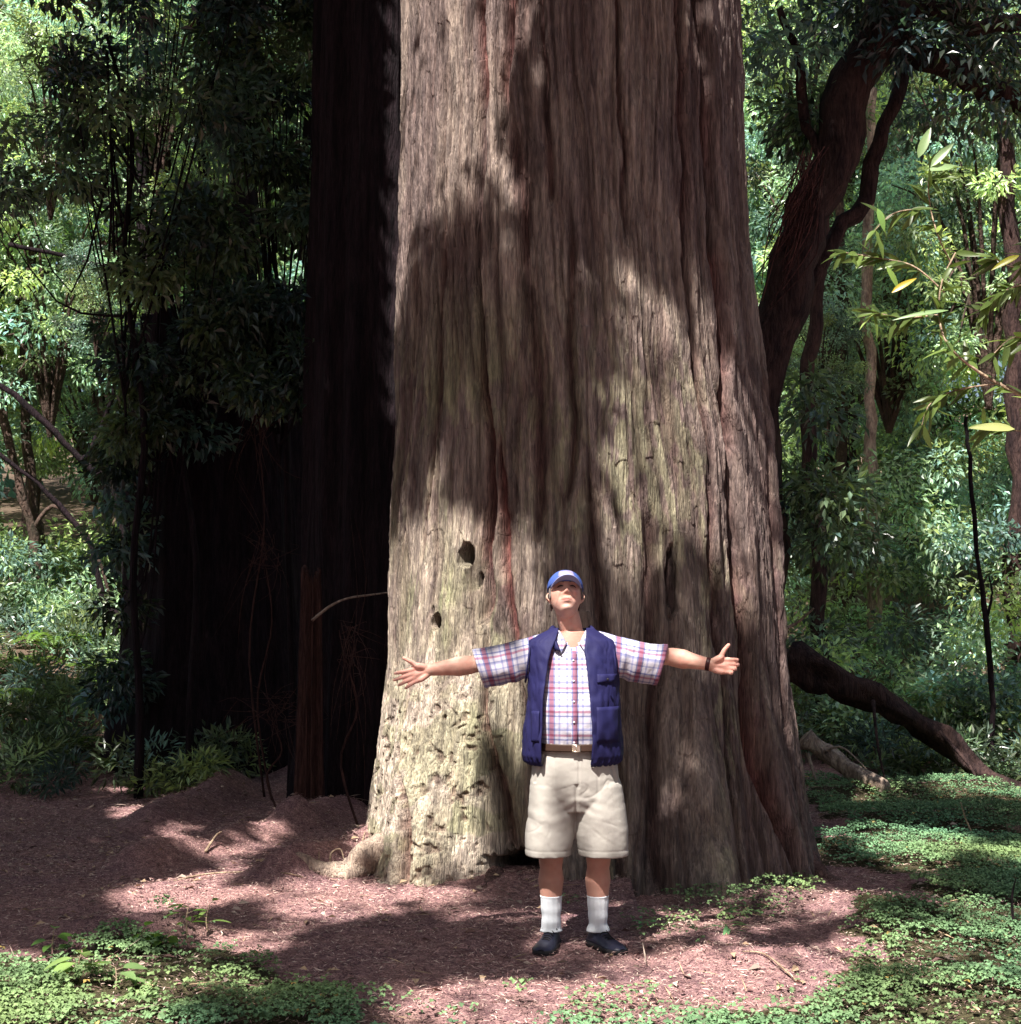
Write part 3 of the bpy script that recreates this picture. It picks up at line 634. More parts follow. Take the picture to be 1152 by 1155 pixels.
stuff_leaves('far_wood', np.stack([xx, yy, zz], 1), g.uniform(1.0, 2.2, n), 150, .42, .22, 'leaf_far', 5, 'distant mass of sunlit forest foliage behind all the trees', 'forest')
n = 420; aa = g.uniform(R(150), R(390), n); rr = g.uniform(19, 26, n); xx = rr * np.cos(aa); yy = 4 + rr * np.sin(aa); k = yy < 14; xx, yy = xx[k], yy[k]  # unseen wood added behind the camera to block low sky light
stuff_leaves('far_wood', np.stack([xx, yy, H(xx, yy) + 17 * g.random(len(xx))], 1), g.uniform(1.3, 2.4, len(xx)), 110, .5, .28, 'leaf_oak', 15, 'the same forest, unseen on the near side, added to block sky light', 'forest')
# undergrowth on the bank
n = 460; xx = np.concatenate([g.uniform(-9, -2.5, 110), g.uniform(2.6, 10, 350)]); yy = np.where(xx < 0, g.uniform(18.5, 23, n), g.uniform(15.5, 23, n))
hh = np.where(xx < 0, 1.0, 2.9 * sst(yy, 14.5, 20) + .25); zz = H(xx, yy) + g.random(n) * hh
stuff_leaves('undergrowth', np.stack([xx, yy, zz], 1), g.uniform(.25, .6, n), 210, .10, .045, 'leaf_far', 6, 'sunlit leafy undergrowth covering the bank between the trunks', 'undergrowth', tone=.4 + 2.0 * g.random(n)**1.3)

n = 420; xx = np.concatenate([g.uniform(-8.5, -2.6, 300), g.uniform(3.4, 8.5, 120)]); yy = np.concatenate([g.uniform(13.6, 20, 300), g.uniform(14.4, 17, 120)]); zz = H(xx, yy) + .05 + .28 * g.random(n)
stuff_leaves('bank_plants', np.stack([xx, yy, zz], 1), g.uniform(.18, .38, n), 130, .12, .03, 'leaf_far', 16, 'low dark green plants matting the banks on both sides', 'undergrowth', droop=.0, tone=.3 + 1.1 * g.random(n)**2)

# ------------------------------------------------------------------ shaded redwood and the broken snag at the left
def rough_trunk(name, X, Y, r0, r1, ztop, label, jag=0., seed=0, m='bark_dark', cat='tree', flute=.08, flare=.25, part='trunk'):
    t = empty(name, (X, Y, Hs(X, Y)), label=label, cat=cat); z0 = Hs(X, Y) - .4
    th = np.linspace(0, 2 * math.pi, 260, endpoint=False); z = np.linspace(0, 1, 240)
    T, K = np.meshgrid(th, z); tx, ty = np.cos(T), np.sin(T)
    top = ztop - jag * (vn(tx * 2.2 + 9, ty * 2.2 + seed, seed) * .5 + .5 * vn(tx * 9 + 9, ty * 9, seed + 1)) ; Z = z0 + (top - z0) * K
    r = (r0 + (r1 - r0) * (Z - z0) / (ztop - z0)) * (1 + flare * np.exp(-(Z - z0) / .7)) + flute * (vn(T * 5, Z * .3, seed + 2) - .5) * 2 * (np.minimum(1, 1.)) + .03 * (vn(T * 17, Z * .8, seed + 3) - .5) + .014 * (vn(T * 60, Z * 4, seed + 4) - .5)
    V = np.stack([X + r * tx, Y + r * ty, Z], -1).reshape(-1, 3); n, mm = T.shape; i = np.arange(n * mm).reshape(n, mm); j = np.roll(i, -1, 1)
    Q = np.stack([i[:-1], j[:-1], j[1:], i[1:]], -1).reshape(-1, 4)
    if jag:   # hollow inside
        r2 = r * .72; Z2 = Z - .03 * (1 - K); V2 = np.stack([X + r2 * tx, Y + r2 * ty, Z2], -1).reshape(-1, 3); o2 = len(V)
        Q2 = np.stack([i[:-1], i[1:], j[1:], j[:-1]], -1).reshape(-1, 4) + o2; Q3 = np.stack([i[-1], j[-1], j[-1] + o2, i[-1] + o2], -1).reshape(-1, 4)
        V = np.vstack([V, V2]); Q = np.vstack([Q, Q2, Q3])
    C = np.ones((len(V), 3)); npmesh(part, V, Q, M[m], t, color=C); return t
xa = at(246, 600, 15.6)[0]
rough_trunk('broken_snag', xa, 15.6, .98, .86, at(246, 330, 15.6)[2], 'huge broken redwood snag darkened for deep shade at left', jag=.9, seed=31, cat='tree stump', flute=.12)
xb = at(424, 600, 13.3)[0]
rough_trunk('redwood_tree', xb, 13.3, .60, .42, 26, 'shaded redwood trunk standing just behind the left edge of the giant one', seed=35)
sp = at(350, 780, 12.4)
rough_trunk('split_stump', sp[0], 12.4, .10, .07, at(350, 628, 12.4)[2], 'narrow splintered reddish stump before the shaded trunks', jag=.35, seed=37, m='fiber', cat='stump', flute=.02, flare=.4)
# ------------------------------------------------------------------ the man
MX, MY = .316, 7.38; MZ = Hs(MX, MY)
man = empty('person', (MX, MY, MZ), label='man in blue cap, navy vest, plaid shirt and khaki shorts with both arms outstretched', cat='person')
PS = F / MY
def mp(px, py, y=0.):
    """pixel on the man -> local coordinates at local depth y (minus is towards the camera)"""
    p = at(px, py, MY + y); return np.array([p[0] - MX, y, p[2] - MZ])
def evalmesh(ob):
    dg = bpy.context.evaluated_depsgraph_get(); me = bpy.data.meshes.new_from_object(ob.evaluated_get(dg)); return me
def loft(rings, n=40, cap=True, e=1.0):
    """rings: (center, axis u vector*radius, axis v vector*radius [, exponent])"""
    V = []; a = np.linspace(0, 2 * math.pi, n, endpoint=False)
    for r in rings:
        c, u, v = np.array(r[0], float), np.array(r[1], float), np.array(r[2], float); ex = r[3] if len(r) > 3 else e
        ca, sa = np.cos(a), np.sin(a); x = np.sign(ca) * np.abs(ca)**ex; y = np.sign(sa) * np.abs(sa)**ex
        V.append(c + x[:, None] * u + y[:, None] * v)
    V = np.array(V); m = len(rings); i = np.arange(m * n).reshape(m, n); j = np.roll(i, -1, 1)
    Q = np.stack([i[:-1], j[:-1], j[1:], i[1:]], -1).reshape(-1, 4).tolist()
    V = V.reshape(-1, 3)
    if cap:
        b = len(V); V = np.vstack([V, np.array(rings[0][0], float), np.array(rings[-1][0], float)])
        Q += [(b, int(j[0, k]), int(i[0, k])) for k in range(n)] + [(b + 1, int(i[-1, k]), int(j[-1, k])) for k in range(n)]
    return V, Q
def limb(P, rad, n=20, flat=None, sub=3):
    """tapered tube with round ends along points"""
    P = smoothline(P, (len(P) - 1) * sub + 1) if len(P) > 2 else np.array([np.array(P[0]) * (1 - t) + np.array(P[1]) * t for t in np.linspace(0, 1, sub + 2)], float)
    rad = np.interp(np.linspace(0, 1, len(P)), np.linspace(0, 1, len(rad)), rad)
    T = np.gradient(P, axis=0); T /= np.linalg.norm(T, axis=1)[:, None]
    ref = np.array([0, 1., 0]) if abs(T[0][1]) < .9 else np.array([1., 0, 0])
    rings = []
    def ring(c, t, r):
        u = np.cross(t, ref); u /= np.linalg.norm(u); v = np.cross(t, u); return (c, u * r, v * r)
    for k in (0, .35, .7, .9): a = math.acos(min(1, k)); rings.append(ring(P[0] - T[0] * rad[0] * math.sin(a) if k else P[0] - T[0] * rad[0] * .999, T[0], rad[0] * max(k, .05)))
    for c, t, r in zip(P, T, rad): rings.append(ring(c, t, r))
    for k in (.9, .7, .35, 0): a = math.acos(k); rings.append(ring(P[-1] + T[-1] * rad[-1] * math.sin(a), T[-1], rad[-1] * max(k, .05)))
    return loft(rings, n)
class Blob:
    def __init__(s): s.v = []; s.f = []; s.n = 0
    def add(s, VQ):
        V, Q = VQ; s.v.append(np.asarray(V)); s.f += [tuple(int(i) + s.n for i in q) for q in Q]; s.n += len(V)
    def fuse(s, voxel, smooth=4, fac=.5):
        me = bpy.data.meshes.new('t'); me.from_pydata(np.concatenate(s.v).tolist(), [], s.f); o = bpy.data.objects.new('t', me); col.objects.link(o)
        import bmesh
        bm = bmesh.new(); bm.from_mesh(me); bmesh.ops.recalc_face_normals(bm, faces=bm.faces); bm.to_mesh(me); bm.free()
        md = o.modifiers.new('r', 'REMESH'); md.mode = 'VOXEL'; md.voxel_size = voxel; md.use_smooth_shade = True
        if smooth: sm = o.modifiers.new('s', 'SMOOTH'); sm.iterations = smooth; sm.factor = fac
        me2 = evalmesh(o); bpy.data.objects.remove(o); V = np.empty(len(me2.vertices) * 3, np.float32); me2.vertices.foreach_get('co', V); return me2, V.reshape(-1, 3).astype(float)
def place(me, name, mat, parent=man, color=None, smooth=True):
    me.materials.clear(); me.materials.append(mat); me.name = name
    me.polygons.foreach_set('use_smooth', np.full(len(me.polygons), smooth))
    if color is not None:
        if 'tint' in me.color_attributes: me.color_attributes.remove(me.color_attributes['tint'])
        c = np.ones((len(me.vertices), 4), np.float32); c[:, :3] = color; a = me.color_attributes.new('tint', 'FLOAT_COLOR', 'POINT'); a.data.foreach_set('color', c.ravel())
    o = bpy.data.objects.new(name, me); col.objects.link(o); o.parent = parent; return o
def vqmesh(VQ, name, mat, parent=man, uv=None, color=None, smooth=True, thick=0, sub=0):
    V, Q = VQ; me = bpy.data.meshes.new(name); me.from_pydata(np.asarray(V).tolist(), [], [tuple(int(i) for i in q) for q in Q]); me.update()
    if uv is not None:
        l = me.uv_layers.new(name='uv'); idx = np.empty(len(me.loops), np.int32); me.loops.foreach_get('vertex_index', idx); l.data.foreach_set('uv', np.asarray(uv, np.float32)[idx].ravel())
    o = place(me, name, mat, parent, color, smooth)
    if thick: s = o.modifiers.new('thickness', 'SOLIDIFY'); s.thickness = thick; s.offset = 0
    if sub: s = o.modifiers.new('sub', 'SUBSURF'); s.levels = s.render_levels = sub
    return o
def setco(me, V): me.vertices.foreach_set('co', np.asarray(V, np.float32).ravel()); me.update()
def normals(me):
    n = np.empty(len(me.vertices) * 3, np.float32); me.vertices.foreach_get('normal', n); return n.reshape(-1, 3).astype(float)

# skin ------------------------------------------------------------
HC = mp(638, 672) + np.array([0, .0, 0]); HC[1] = -.01        # centre of the head
TB = R(24)                                                     # head tipped back
def headpt(p):
    """head space (x right in the picture, y towards the face = -Y world, z up) -> local"""
    p = np.asarray(p, float); x, f, u = p[..., 0], p[..., 1], p[..., 2]
    f2 = f * math.cos(TB) - u * math.sin(TB); u2 = f * math.sin(TB) + u * math.cos(TB)
    yaw = R(2); xx = x * math.cos(yaw) + f2 * math.sin(yaw); ff = f2 * math.cos(yaw) - x * math.sin(yaw)
    return np.stack([HC[0] + xx, HC[1] - ff, HC[2] + u2], -1)
def head():
    nu, nv = 72, 54; V = []; Q = []
    for i in range(nv + 1):
        ph = math.pi * i / nv
        for j in range(nu):
            t = 2 * math.pi * j / nu; V.append((math.sin(ph) * math.cos(t), math.sin(ph) * math.sin(t), math.cos(ph)))
    V = np.array(V); x, f, u = V[:, 0].copy(), V[:, 1].copy(), V[:, 2].copy()
    sx = np.where(u < 0, .077 - .010 * np.abs(u)**1.6, .077); X = x * sx; Fy = f * np.where(f > 0, .096, .098); U = u * np.where(u < 0, .118, .112)
    lowj = sst(-U, .02, .11); Fy = np.where(f < 0, Fy * (1 - .45 * lowj), Fy)
    def g(cx, cu, wx, wu): return np.exp(-((X - cx) / wx)**2 - ((U - cu) / wu)**2) * (f > 0)
    d = .006 * g(0, .034, .06, .012)                          # brow
    d += -.010 * g(-.031, .014, .017, .012) - .010 * g(.031, .014, .017, .012)   # eye sockets
    d += .004 * g(-.031, .012, .012, .006) + .004 * g(.031, .012, .012, .006)    # closed lids
    d += .012 * g(0, .004, .009, .022) + .021 * g(0, -.020, .012, .012) + .010 * g(-.013, -.026, .007, .007) + .010 * g(.013, -.026, .007, .007) # nose
    d += .007 * g(-.042, -.018, .02, .02) + .007 * g(.042, -.018, .02, .02)      # cheeks
    d += .008 * g(0, -.056, .028, .010) - .007 * g(0, -.0575, .026, .0028) + .004 * g(0, -.064, .016, .005) - .005 * g(0, -.078, .022, .007)
    d += .017 * g(0, -.098, .028, .016) - .004 * g(-.028, -.045, .007, .014) - .004 * g(.028, -.045, .007, .014)
    d += .006 * g(-.052, -.070, .018, .022) + .006 * g(.052, -.070, .018, .022) - .005 * g(-.034, -.038, .004, .018) - .005 * g(.034, -.038, .004, .018) - .004 * g(-.031, .002, .014, .003) - .004 * g(.031, .002, .014, .003) - .003 * g(0, .050, .05, .003)
    P = np.stack([X, Fy + d, U], 1)
    for i in range(nv):
        for j in range(nu):
            k = (j + 1) % nu; Q.append((i * nu + j, i * nu + k, (i + 1) * nu + k, (i + 1) * nu + j))
    return headpt(P), Q
def hand(B, W, u, v, fingers, thumb, k=1.0):
    """W wrist; u along the hand, v to the thumb side; n towards the viewer. fingers: per finger (bend1, bend2, bend3 degrees, splay)"""
    u = np.array(u, float); u /= np.linalg.norm(u); v = np.array(v, float); v -= u * (u @ v); v /= np.linalg.norm(v)
    n = np.cross(u, v); n = n if n[1] < 0 else -n
    p = lambda a, b, c: W + (u * a + v * b + n * c) * k
    base = [(.088, .031), (.093, .010), (.088, -.011), (.080, -.031)]; ln = [(.042, .025, .020), (.046, .029, .021), (.042, .027, .021), (.033, .020, .018)]
    for (a, b) in base: B.add(limb([p(.0, b * .55, 0), p(a * .55, b * .9, -.002), p(a, b, 0)], [.0165 * k, .0155 * k, .0125 * k], 14))
    B.add(limb([p(.005, 0, .0), p(.045, 0, .001), p(.082, 0, 0)], [.018 * k, .017 * k, .012 * k], 14))
    B.add(limb([p(.01, .018, .006), p(.04, .036, .012), p(.052, .045, .014)], [.019 * k, .018 * k, .013 * k], 14))     # thenar
    B.add(limb([p(.012, -.022, .006), p(.05, -.032, .008)], [.016 * k, .014 * k], 14))
    for (a, b), L3, (b1, b2, b3, sp) in zip(base, ln, fingers):
        q = p(a, b, 0); ang = 0; pts = [q]; rr = [.0112, .0100, .0092, .0078]
        for L, bd in zip(L3, (b1, b2, b3)):
            ang += R(bd); q = q + (u * math.cos(ang) * math.cos(R(sp)) + v * math.sin(R(sp)) * math.cos(ang) + n * math.sin(ang)) * L * k; pts.append(q)
        for i in range(3): B.add(limb([pts[i], pts[i + 1]], [rr[i] * k, rr[i + 1] * k], 12, sub=2))
    t = [p(.045, .040, .012)] + [W + (u * a + v * b + n * c) * k for a, b, c in thumb]
    for i in range(len(t) - 1): B.add(limb([t[i], t[i + 1]], [(.0135, .0115, .0098)[i] * k, (.0118, .0105, .0082)[i] * k], 12, sub=2))
SHL, ELL, WRL = np.array([-.185, .01, 1.43]), mp(531, 750, .03), mp(482, 756, -.02)
SHR, ELR, WRR = np.array([.195, .01, 1.43]), mp(758, 741, .06), mp(803, 750, .01)
HLu = mp(451, 768, -.07) - WRL; HLv = np.array([-.25, 0, 1.])
HRu = mp(838, 752, -.03) - WRR; HRv = np.array([.12, -.05, 1.])
def skin():
    B = Blob(); B.add(head())
    # ears
    for s in (-1, 1):
        B.add(loft([(headpt([s * (.076 + .016 * math.sin(math.pi * t)), -.012 - .006 * t, -.034 + .062 * t]), (headpt([s * .004, 0, 0]) - headpt([0, 0, 0])) * (.4 + math.sin(math.pi * t)), (headpt([0, .016, 0]) - headpt([0, 0, 0])) * (.35 + .75 * math.sin(math.pi * min(1, t * .8 + .15)))) for t in np.linspace(0, 1, 9)], 14))
    nb = np.array([-.012, .03, 1.50]); B.add(limb([nb + [0, 0, -.06], nb + [0, 0, .02], HC + np.array([0, .025, -.05])], [.074, .058, .055], 28))
    B.add(limb([HC + np.array([0, -.045, -.078]), HC + np.array([-.002, -.012, -.12]), nb + [0, -.015, 0]], [.022, .032, .045], 20))   # under the chin
    # trunk of the body, kept inside the clothes
    B.add(loft([((-.005, .01, z), (rx, 0, 0), (0, ry, 0)) for z, rx, ry in [(.72, .10, .08), (.80, .15, .10), (.95, .165, .11), (1.1, .165, .12), (1.3, .175, .11), (1.42, .17, .09), (1.48, .12, .075), (1.53, .06, .06)]], 32))
    for SH, EL, WR in ((SHL, ELL, WRL), (SHR, ELR, WRR)):
        B.add(limb([SH * np.array([.6, 1, 1]), SH, (SH + EL) / 2 + [0, 0, -.002], EL], [.045, .048, .048, .042], 22))
        f1 = EL * .7 + WR * .3; B.add(limb([EL, f1, (EL + WR) / 2, WR], [.046, .049, .040, .0275], 22))
    hu = HLu / np.linalg.norm(HLu)
    hand(B, WRL, HLu, HLv, [(8, 14, 10, 9), (6, 14, 10, 3), (8, 16, 12, -4), (10, 18, 12, -11)], [(.072, .074, .012), (.092, .098, .006)], .98)
    hand(B, WRR, HRu, HRv, [(32, 34, 22, 5), (36, 36, 24, 1), (40, 38, 24, -3), (44, 40, 24, -7)], [(.062, .078, .014), (.082, .104, .010)], .98)
    # legs
    for s, hx, kx, ax, ay in ((-1, -.10, -.118, mp(622, 1050)[0], .03), (1, .11, .112, mp(675, 1050)[0], .03)):
        B.add(limb([(hx, .01, .82), (hx, .0, .62), (kx, -.005, .45), (kx, .01, .38), ((kx + ax) / 2, .03, .32), (ax, .03, .18), (ax, .03, .08)], [.09, .085, .062, .054, .063, .045, .038], 26))
    me, V = B.fuse(.0042, 3, .5)
    # colour: cheeks, lips, palms, stubble
    C = np.tile(np.array([.54, .30, .235]), (len(V), 1))
    C *= (.80 + .4 * fbm(V[:, 0] * 40, V[:, 2] * 40 + V[:, 1] * 9, 3, 5))[:, None]; C[:, 1:] *= (.86 + .28 * fbm(V[:, 0] * 60 + 9, V[:, 2] * 60, 2, 6))[:, None]
    hp = V - HC; ff = -hp[:, 1] * math.cos(TB) + hp[:, 2] * math.sin(TB); uu = hp[:, 1] * math.sin(TB) + hp[:, 2] * math.cos(TB)
    ishead = (V[:, 2] > 1.5)
    def mixc(c, t): 
        nonlocal C; t = np.clip(t, 0, 1)[:, None]; C = C * (1 - t) + np.array(c) * t
    lip = np.exp(-((hp[:, 0]) / .024)**4 - ((uu + .058) / .0075)**2) * (ff > .05) * ishead; mixc((.40, .14, .13), lip * .8)
    mixc((.20, .07, .06), np.exp(-((hp[:, 0]) / .025)**4 - ((uu + .0575) / .0022)**2) * (ff > .05) * ishead * .8)
    mixc((.55, .25, .20), (np.exp(-((np.abs(hp[:, 0]) - .042) / .018)**2 - ((uu + .018) / .02)**2) + .8 * np.exp(-(hp[:, 0] / .013)**2 - ((uu + .022) / .013)**2)) * (ff > .04) * ishead * .7)
    mixc((.24, .11, .095), .8 * np.exp(-((np.abs(hp[:, 0]) - .031) / .019)**2 - ((uu - .012) / .010)**2) * (ff > .04) * ishead)  # cap shade round the eyes, put into the skin colour
    mixc((.40, .29, .26), .45 * (ff > .0) * ishead * sst(-uu, .04, .075) * (1 - lip)); mixc((.36, .17, .14), .6 * np.exp(-((np.abs(hp[:, 0]) - (.024 + np.clip(-uu - .015, 0, 1) * .45)) / .0035)**2) * (ff > .04) * ishead * (uu < -.015) * (uu > -.07))
    for s, W, EL in ((0, WRL, ELL), (1, WRR, ELR)):
        ax = (W - EL) / np.linalg.norm(W - EL); t = (V - W) @ ax; mixc((.60, .30, .25), .6 * sst(t, 0, .03) * ((V[:, 0] < -.6) if s == 0 else (V[:, 0] > .6)))
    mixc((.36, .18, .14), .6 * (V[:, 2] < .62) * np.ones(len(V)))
    mixc((.38, .16, .12), .8 * (V[:, 2] < 1.53) * (V[:, 2] > 1.38) * (np.abs(V[:, 0]) < .12))  # open neck darker pink, chin shade put into the colour
    m, nt, b = mat('skin'); c = attr(nt); nt.links.new(c, b.inputs['Base Color']); b.inputs['Roughness'].default_value = .55; b.inputs['Subsurface Weight'].default_value = .12
    b.inputs['Subsurface Radius'].default_value = (.02, .008, .005); b.inputs['Specular IOR Level'].default_value = .3
    tx = N(nt, 'ShaderNodeTexNoise'); tx.inputs['Scale'].default_value = 160; tx.inputs['Detail'].default_value = 3
    tc = N(nt, 'ShaderNodeTexCoord'); nt.links.new(tc.outputs['Object'], tx.inputs['Vector']); bump(nt, b, tx.outputs['Fac'], .25, .003)
    M['skin'] = m
    return place(me, 'body', m, man, C)
skin()
# cloth materials ---------------------------------------------------
def cloth(name, c, c2=None, rough=.85, weave=900, bs=.3):
    m, nt, b = mat(name); tc = N(nt, 'ShaderNodeTexCoord').outputs['Object']
    cc, t = noise_mix(nt, tc, 14, c, c2 or tuple(x * .8 for x in c), 5, .3, .7)
    nt.links.new(cc, b.inputs['Base Color']); b.inputs['Roughness'].default_value = rough; b.inputs['Specular IOR Level'].default_value = .2
    b.inputs['Sheen Weight'].default_value = 0
    tx = N(nt, 'ShaderNodeTexNoise'); tx.inputs['Scale'].default_value = weave; nt.links.new(tc, tx.inputs['Vector']); bump(nt, b, tx.outputs['Fac'], bs, .0015); return m
M['navy'] = cloth('navy_cloth', (.013, .013, .066), (.010, .009, .050), .7)
M['khaki'] = cloth('khaki_cloth', (.37, .35, .32), (.31, .29, .27))
M['cap'] = cloth('cap_cloth', (.050, .095, .32), (.04, .075, .26)); M['cap_pale'] = cloth('cap_embroidery', (.34, .28, .44), (.14, .15, .34))
M['bill'] = cloth('bill_cloth', (.30, .33, .55), (.26, .28, .48)); M['sock'] = cloth('sock_cloth', (.74, .77, .82), (.68, .72, .78)); M['white'] = cloth('white_cotton', (.6, .58, .6))
M['hair'] = cloth('grey_hair', (.17, .145, .135), (.11, .09, .085)); M['belt'] = cloth('belt_leather', (.045, .025, .018), None, .45, 200); M['shoe'] = cloth('shoe_leather', (.032, .034, .06), (.02, .02, .04), .38, 120, .15)
M['sole'] = cloth('shoe_sole', (.02, .018, .02), None, .7); M['watch'] = cloth('watch_strap', (.045, .012, .014), None, .4); M['dark'] = cloth('dark_detail', (.015, .012, .014), None, .5)
mm, nt, b = mat('buckle_metal'); b.inputs['Base Color'].default_value = (.75, .70, .60, 1); b.inputs['Metallic'].default_value = 1; b.inputs['Roughness'].default_value = .3; M['metal'] = mm
def plaid():
    m, nt, b = mat('plaid_cotton'); uv = N(nt, 'ShaderNodeUVMap').outputs[0]; sp = N(nt, 'ShaderNodeSeparateXYZ'); nt.links.new(uv, sp.inputs[0])
    def ramp(src, off, stops):
        ad = N(nt, 'ShaderNodeMath', operation='MULTIPLY_ADD'); ad.inputs[1].default_value = 1 / .112; ad.inputs[2].default_value = off; nt.links.new(src, ad.inputs[0])
        fr = N(nt, 'ShaderNodeMath', operation='FRACT'); nt.links.new(ad.outputs[0], fr.inputs[0])
        r = N(nt, 'ShaderNodeValToRGB'); r.color_ramp.interpolation = 'LINEAR'; e = r.color_ramp.elements
        while len(e) > 1: e.remove(e[-1])
        e[0].position = stops[0][0]; e[0].color = (*stops[0][1], 1)
        for p, c in stops[1:]: q = e.new(p); q.color = (*c, 1)
        nt.links.new(fr.outputs[0], r.inputs[0]); return r.outputs[0]
    W = (.95, .94, .95); RD = (.55, .27, .35); BL = (.40, .43, .62); GY = (.62, .64, .80)
    vx = ramp(sp.outputs[0], .5, [(0, W), (.12, W), (.14, GY), (.20, GY), (.22, W), (.34, W), (.36, BL), (.40, BL), (.42, RD), (.58, RD), (.60, BL), (.64, BL), (.66, W), (.78, W), (.80, GY), (.86, GY), (.88, W)])
    hz = ramp(sp.outputs[1], .1, [(0, W), (.10, W), (.12, BL), (.17, BL), (.19, W), (.27, W), (.29, (.72, .42, .50)), (.37, (.72, .42, .50)), (.39, W), (.52, W), (.54, BL), (.62, GY), (.66, W), (.80, W), (.82, GY), (.86, GY), (.88, W)])
    c = mul(nt, mul(nt, vx, hz), (.46, .45, .51)); nt.links.new(c, b.inputs['Base Color']); b.inputs['Roughness'].default_value = .85; b.inputs['Specular IOR Level'].default_value = .15
    tx = N(nt, 'ShaderNodeTexNoise'); tx.inputs['Scale'].default_value = 35; tx.inputs['Detail'].default_value = 3; tc = N(nt, 'ShaderNodeTexCoord'); nt.links.new(tc.outputs['Object'], tx.inputs['Vector']); bump(nt, b, tx.outputs['Fac'], .35, .01)
    return m
M['plaid'] = plaid()
# torso profile: z, centre x, half width, front y, back y
TP = np.array([(.90, .0, .190, -.150, .115), (.97, .0, .182, -.158, .115), (1.05, .0, .190, -.178, .12), (1.15, .0, .195, -.180, .125), (1.28, .0, .200, -.155, .125), (1.38, .0, .205, -.125, .12), (1.44, .0, .190, -.10, .11), (1.485, -.002, .150, -.070, .10), (1.515, -.006, .105, -.045, .09), (1.535, -.01, .078, -.032, .088)])
def torso(z, a, off=0., wr=0., seed=0):
    cx, hw, fy, by = (np.interp(z, TP[:, 0], TP[:, i]) for i in (1, 2, 3, 4))
    ca, sa = np.cos(a), np.sin(a); e = .82; x = cx + (hw + off) * np.sign(ca) * np.abs(ca)**e
    y = np.where(sa > 0, (by + off) * np.abs(sa)**e, (fy - off) * np.abs(sa)**e)
    if wr:
        w_ = wr * (fbm(a * 2.4 + 7, z * 7, 3, seed) - .5) * 2 + wr * .6 * (fbm(a * 5, z * 22, 2, seed + 4) - .5) * 2; x = x + w_ * ca; y = y + w_ * sa
    return x, y
def grid_mesh(X, Y, Z, closed=False):
    n, m = X.shape; V = np.stack([X, Y, Z], -1).reshape(-1, 3); i = np.arange(n * m).reshape(n, m)
    if closed: j = np.roll(i, -1, 1); Q = np.stack([i[:-1], j[:-1], j[1:], i[1:]], -1).reshape(-1, 4)
    else: Q = np.stack([i[:-1, :-1], i[:-1, 1:], i[1:, 1:], i[1:, :-1]], -1).reshape(-1, 4)
    return V, Q.tolist()
